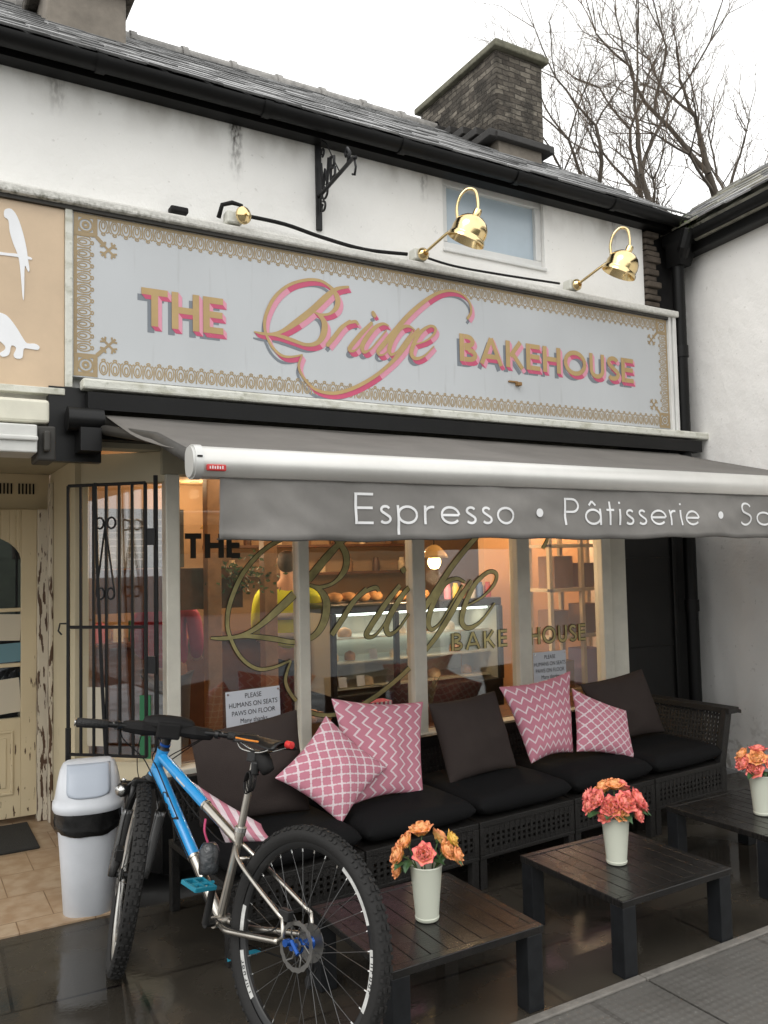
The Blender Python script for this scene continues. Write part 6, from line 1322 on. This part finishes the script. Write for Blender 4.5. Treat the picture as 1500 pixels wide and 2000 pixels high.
# cranks, chainring, pedals, chain
m_=MB(); 
def crank(a,b,c,s_):
    m_.tube([T(.447,.335,c-s_*.02),T(a,b,c)],[.014,.011],10)
cl=T(.425,.482,.075); crk=T(.462,.188,-.08)
m_.tube([T(.447,.335,.03),T(.447,.335,.075)],.015,12); m_.tube([T(.447,.335,.07),cl],[.015,.012],10); m_.tube([T(.447,.335,-.03),T(.447,.335,-.075)],.015,12); m_.tube([T(.447,.335,-.07),crk],[.015,.012],10)
m_.build('cranks',M_bkpl,BK,smooth=True,autos=50)
m_=MB(); n=34; vs=[]
for i in range(n*2):
    t=2*PI*i/(n*2); ro=.072 if i%2 else .067
    for r_,c in ((.045,-.050),(ro,-.050),(ro,-.047),(.045,-.047)): vs.append(BBp+(bh*math.cos(t)+bu*math.sin(t))*r_+bs_*c)
m_.add(vs,[(i*4+k,i*4+(k+1)%4,((i+1)%(2*n))*4+(k+1)%4,((i+1)%(2*n))*4+k) for i in range(2*n) for k in range(4)]); 
for i in range(4): t=PI*i/2; m_.tube([BBp+bs_*-.048,BBp+(bh*math.cos(t)+bu*math.sin(t))*.047+bs_*-.048],.006,6)
m_.build('chainring',M_bkpl,BK)
for nm,pc,sg_ in (('l',cl,1),('r',crk,-1)):
    q_=pc+bs_*.065*sg_; m_=MB(); pf=(bh*.93+bu*(.12 if sg_>0 else -.5)).normalized(); pn=bs_.cross(pf).normalized()
    for dy in (-.042,0,.042): m_.obox(q_+bs_*dy,bs_*.005,pf*.045,pn*.007)
    for dx in (-.040,.040): m_.obox(q_+pf*dx,bs_*.044,pf*.006,pn*.0075)
    m_.tube([pc,q_+bs_*.04*sg_],.008,8)
    for dx in (-.03,.03):
        for dy in (-.035,.035): m_.tube([q_+pf*dx+bs_*dy-pn*.012,q_+pf*dx+bs_*dy+pn*.012],.002,5)
    m_.build('pedal',M_teal,BK,bevel=.002)
m_=MB(); m_.tube([T(.45,.335+.070,-.049),T(.0,.375+.035,-.048)],.0035,5); m_.tube([T(.45,.335-.070,-.049),T(.04,.29,-.048),T(.0,.25,-.048),T(-.02,.30,-.048)],.0035,5); m_.build('chain',M_bkpl,BK)
m_=MB(); m_.obox(T(.02,.27,-.06),bh*.012,bs_*.006,bu*.05); m_.lathe([(.0,-.004),(.018,-.004),(.018,.004),(.0,.004)],T(.015,.245,-.052),bs_,14); m_.obox(T(.0,.335,-.07),bh*.02,bs_*.012,bu*.02); m_.build('rear_derailleur',M_bkpl,BK,bevel=.003)
# tool bottle with pink strap hanging in the frame
TB=thing('hanging_tool_pouch','dark clear pouch on a magenta strap hanging inside the bicycle frame','pouch',T(.56,.47,.0))
m_=MB(); m_.lathe([(.0,-.058),(.034,-.056),(.038,-.04),(.038,.03),(.030,.048),(.022,.056),(.0,.058)],T(.545,.535,.015),(bu+bh*.12),20); m_.build('pouch_body',mat('dark_translucent_plastic',(.03,.033,.036),.18,var=.5,vs=30,bump=.6,bs=40),TB,smooth=True)
m_=MB(); m_.tube(catmull([T(.555,.59,.02),T(.575,.63,.03),T(.585,.672,.024)],5),.004,6); m_.tube(catmull([T(.55,.59,.025),T(.565,.63,.036),T(.578,.672,.028)],5),.004,6); m_.build('strap',M_pinkc,TB,smooth=True)
# lamps clipped behind the fork (small front light seen beside the bin)
# ================================================================== TREES
def tree(x,y,h,label,seed,lean=0,spread=.55,r0=.16,zb=0,bare=.35):
    rd=random.Random(seed); t=thing('bare_tree',label,'tree',(x,y,0),'bare winter trees beyond the roofs')
    tr=MB(); br=MB(); tw=MB(); cnt=[0]
    def grow(p,d,L,r_,lv):
        n=4 if lv<3 else 3; pts=[p]; q=p; dd_=d
        for i in range(n):
            dd_=(dd_+V(rd.gauss(0,.13),rd.gauss(0,.13),rd.gauss(.05,.06))).normalized(); q=q+dd_*(L/n); pts.append(q)
        tgt=tr if lv<=1 else (br if lv<=3 else tw); r1=r_*.66
        tgt.tube(pts,[r_+(r1-r_)*i/n for i in range(n+1)],8 if lv<2 else (5 if lv<4 else 3),cap=False)
        if lv>=7 or r_<.004: return
        k=rd.choice((2,3)) if lv<2 else rd.choice((2,3,3))
        for j in range(k):
            ang=rd.uniform(.3,.8)*spread*1.75; az_=rd.uniform(0,2*PI); a=dd_.orthogonal().normalized(); b_=dd_.cross(a)
            nd=(dd_*math.cos(ang)+(a*math.cos(az_)+b_*math.sin(az_))*math.sin(ang)+V(0,0,.10)).normalized()
            grow(q,nd,L*rd.uniform(.62,.88),r1*rd.uniform(.7,1.0),lv+1)
        if lv>=0:
            for j in range(2):
                i=rd.randint(1,n-1); a=dd_.orthogonal().normalized(); b_=dd_.cross(a); az_=rd.uniform(0,2*PI); ang=rd.uniform(.6,1.1)
                nd=(dd_*math.cos(ang)+(a*math.cos(az_)+b_*math.sin(az_))*math.sin(ang)+V(0,0,.2)).normalized(); grow(pts[i],nd,L*rd.uniform(.4,.6),r_*.35,lv+2)
    tr.tube([(x-lean*2,y,0),(x-lean,y,zb*.5),(x,y,zb)],[r0*1.7,r0*1.25,r0],10); grow(V(x,y,zb),V(lean,0,1).normalized(),h*.26,r0,0)
    tr.build('trunk',M_bark,t,smooth=True); br.build('branches',M_bark,t,smooth=True); tw.build('twigs',M_twig,t)
    return t
tree(16.25,14,9.5,'bare tree with forked trunk rising right of the stone chimney',11,.02,.6,.10,8.6)
tree(15.4,14.3,8.5,'bare tree leaning left just behind the gutter right of the chimney',61,-.22,.65,.09,8.2)
tree(13.6,14.5,6.3,'bare tree with fine drooping twigs close beside the stone chimney',23,.02,.8,.085,7.8)
tree(18.9,14.0,9.5,'bare tree at the right edge above the neighbour roof',35,.03,.6,.14,9.2)
tree(17.6,15.5,8.5,'slender bare tree between the two larger ones',47,-.04,.6,.09,9.2)
tree(21.0,15.0,9,'bare tree with straight upright limbs at the far right corner',52,.0,.55,.12,9.2)
m_=MB(); nx=40  # unseen bank behind the camera, added to darken reflections in the glass
vs=[]
for i in range(nx+1):
    x=-60+120*i/nx
    for (y,z) in ((-19,-.12),(-20,1.9),(-24,3.2),(-34,4.6),(-66,6)): vs.append((x,y+noise.noise(V(x*.1,y,0))*1.2,z*(1+.25*noise.noise(V(x*.21,y*.3,4))) if z>0 else z))
m_.add(vs,[(i*5+k,i*5+k+1,(i+1)*5+k+1,(i+1)*5+k) for i in range(nx) for k in range(4)]); struct(m_.build('reflection_bank',mat('dark_reflection_bank',(.06,.07,.045),.9,var=.5,vs=3),None,smooth=True))
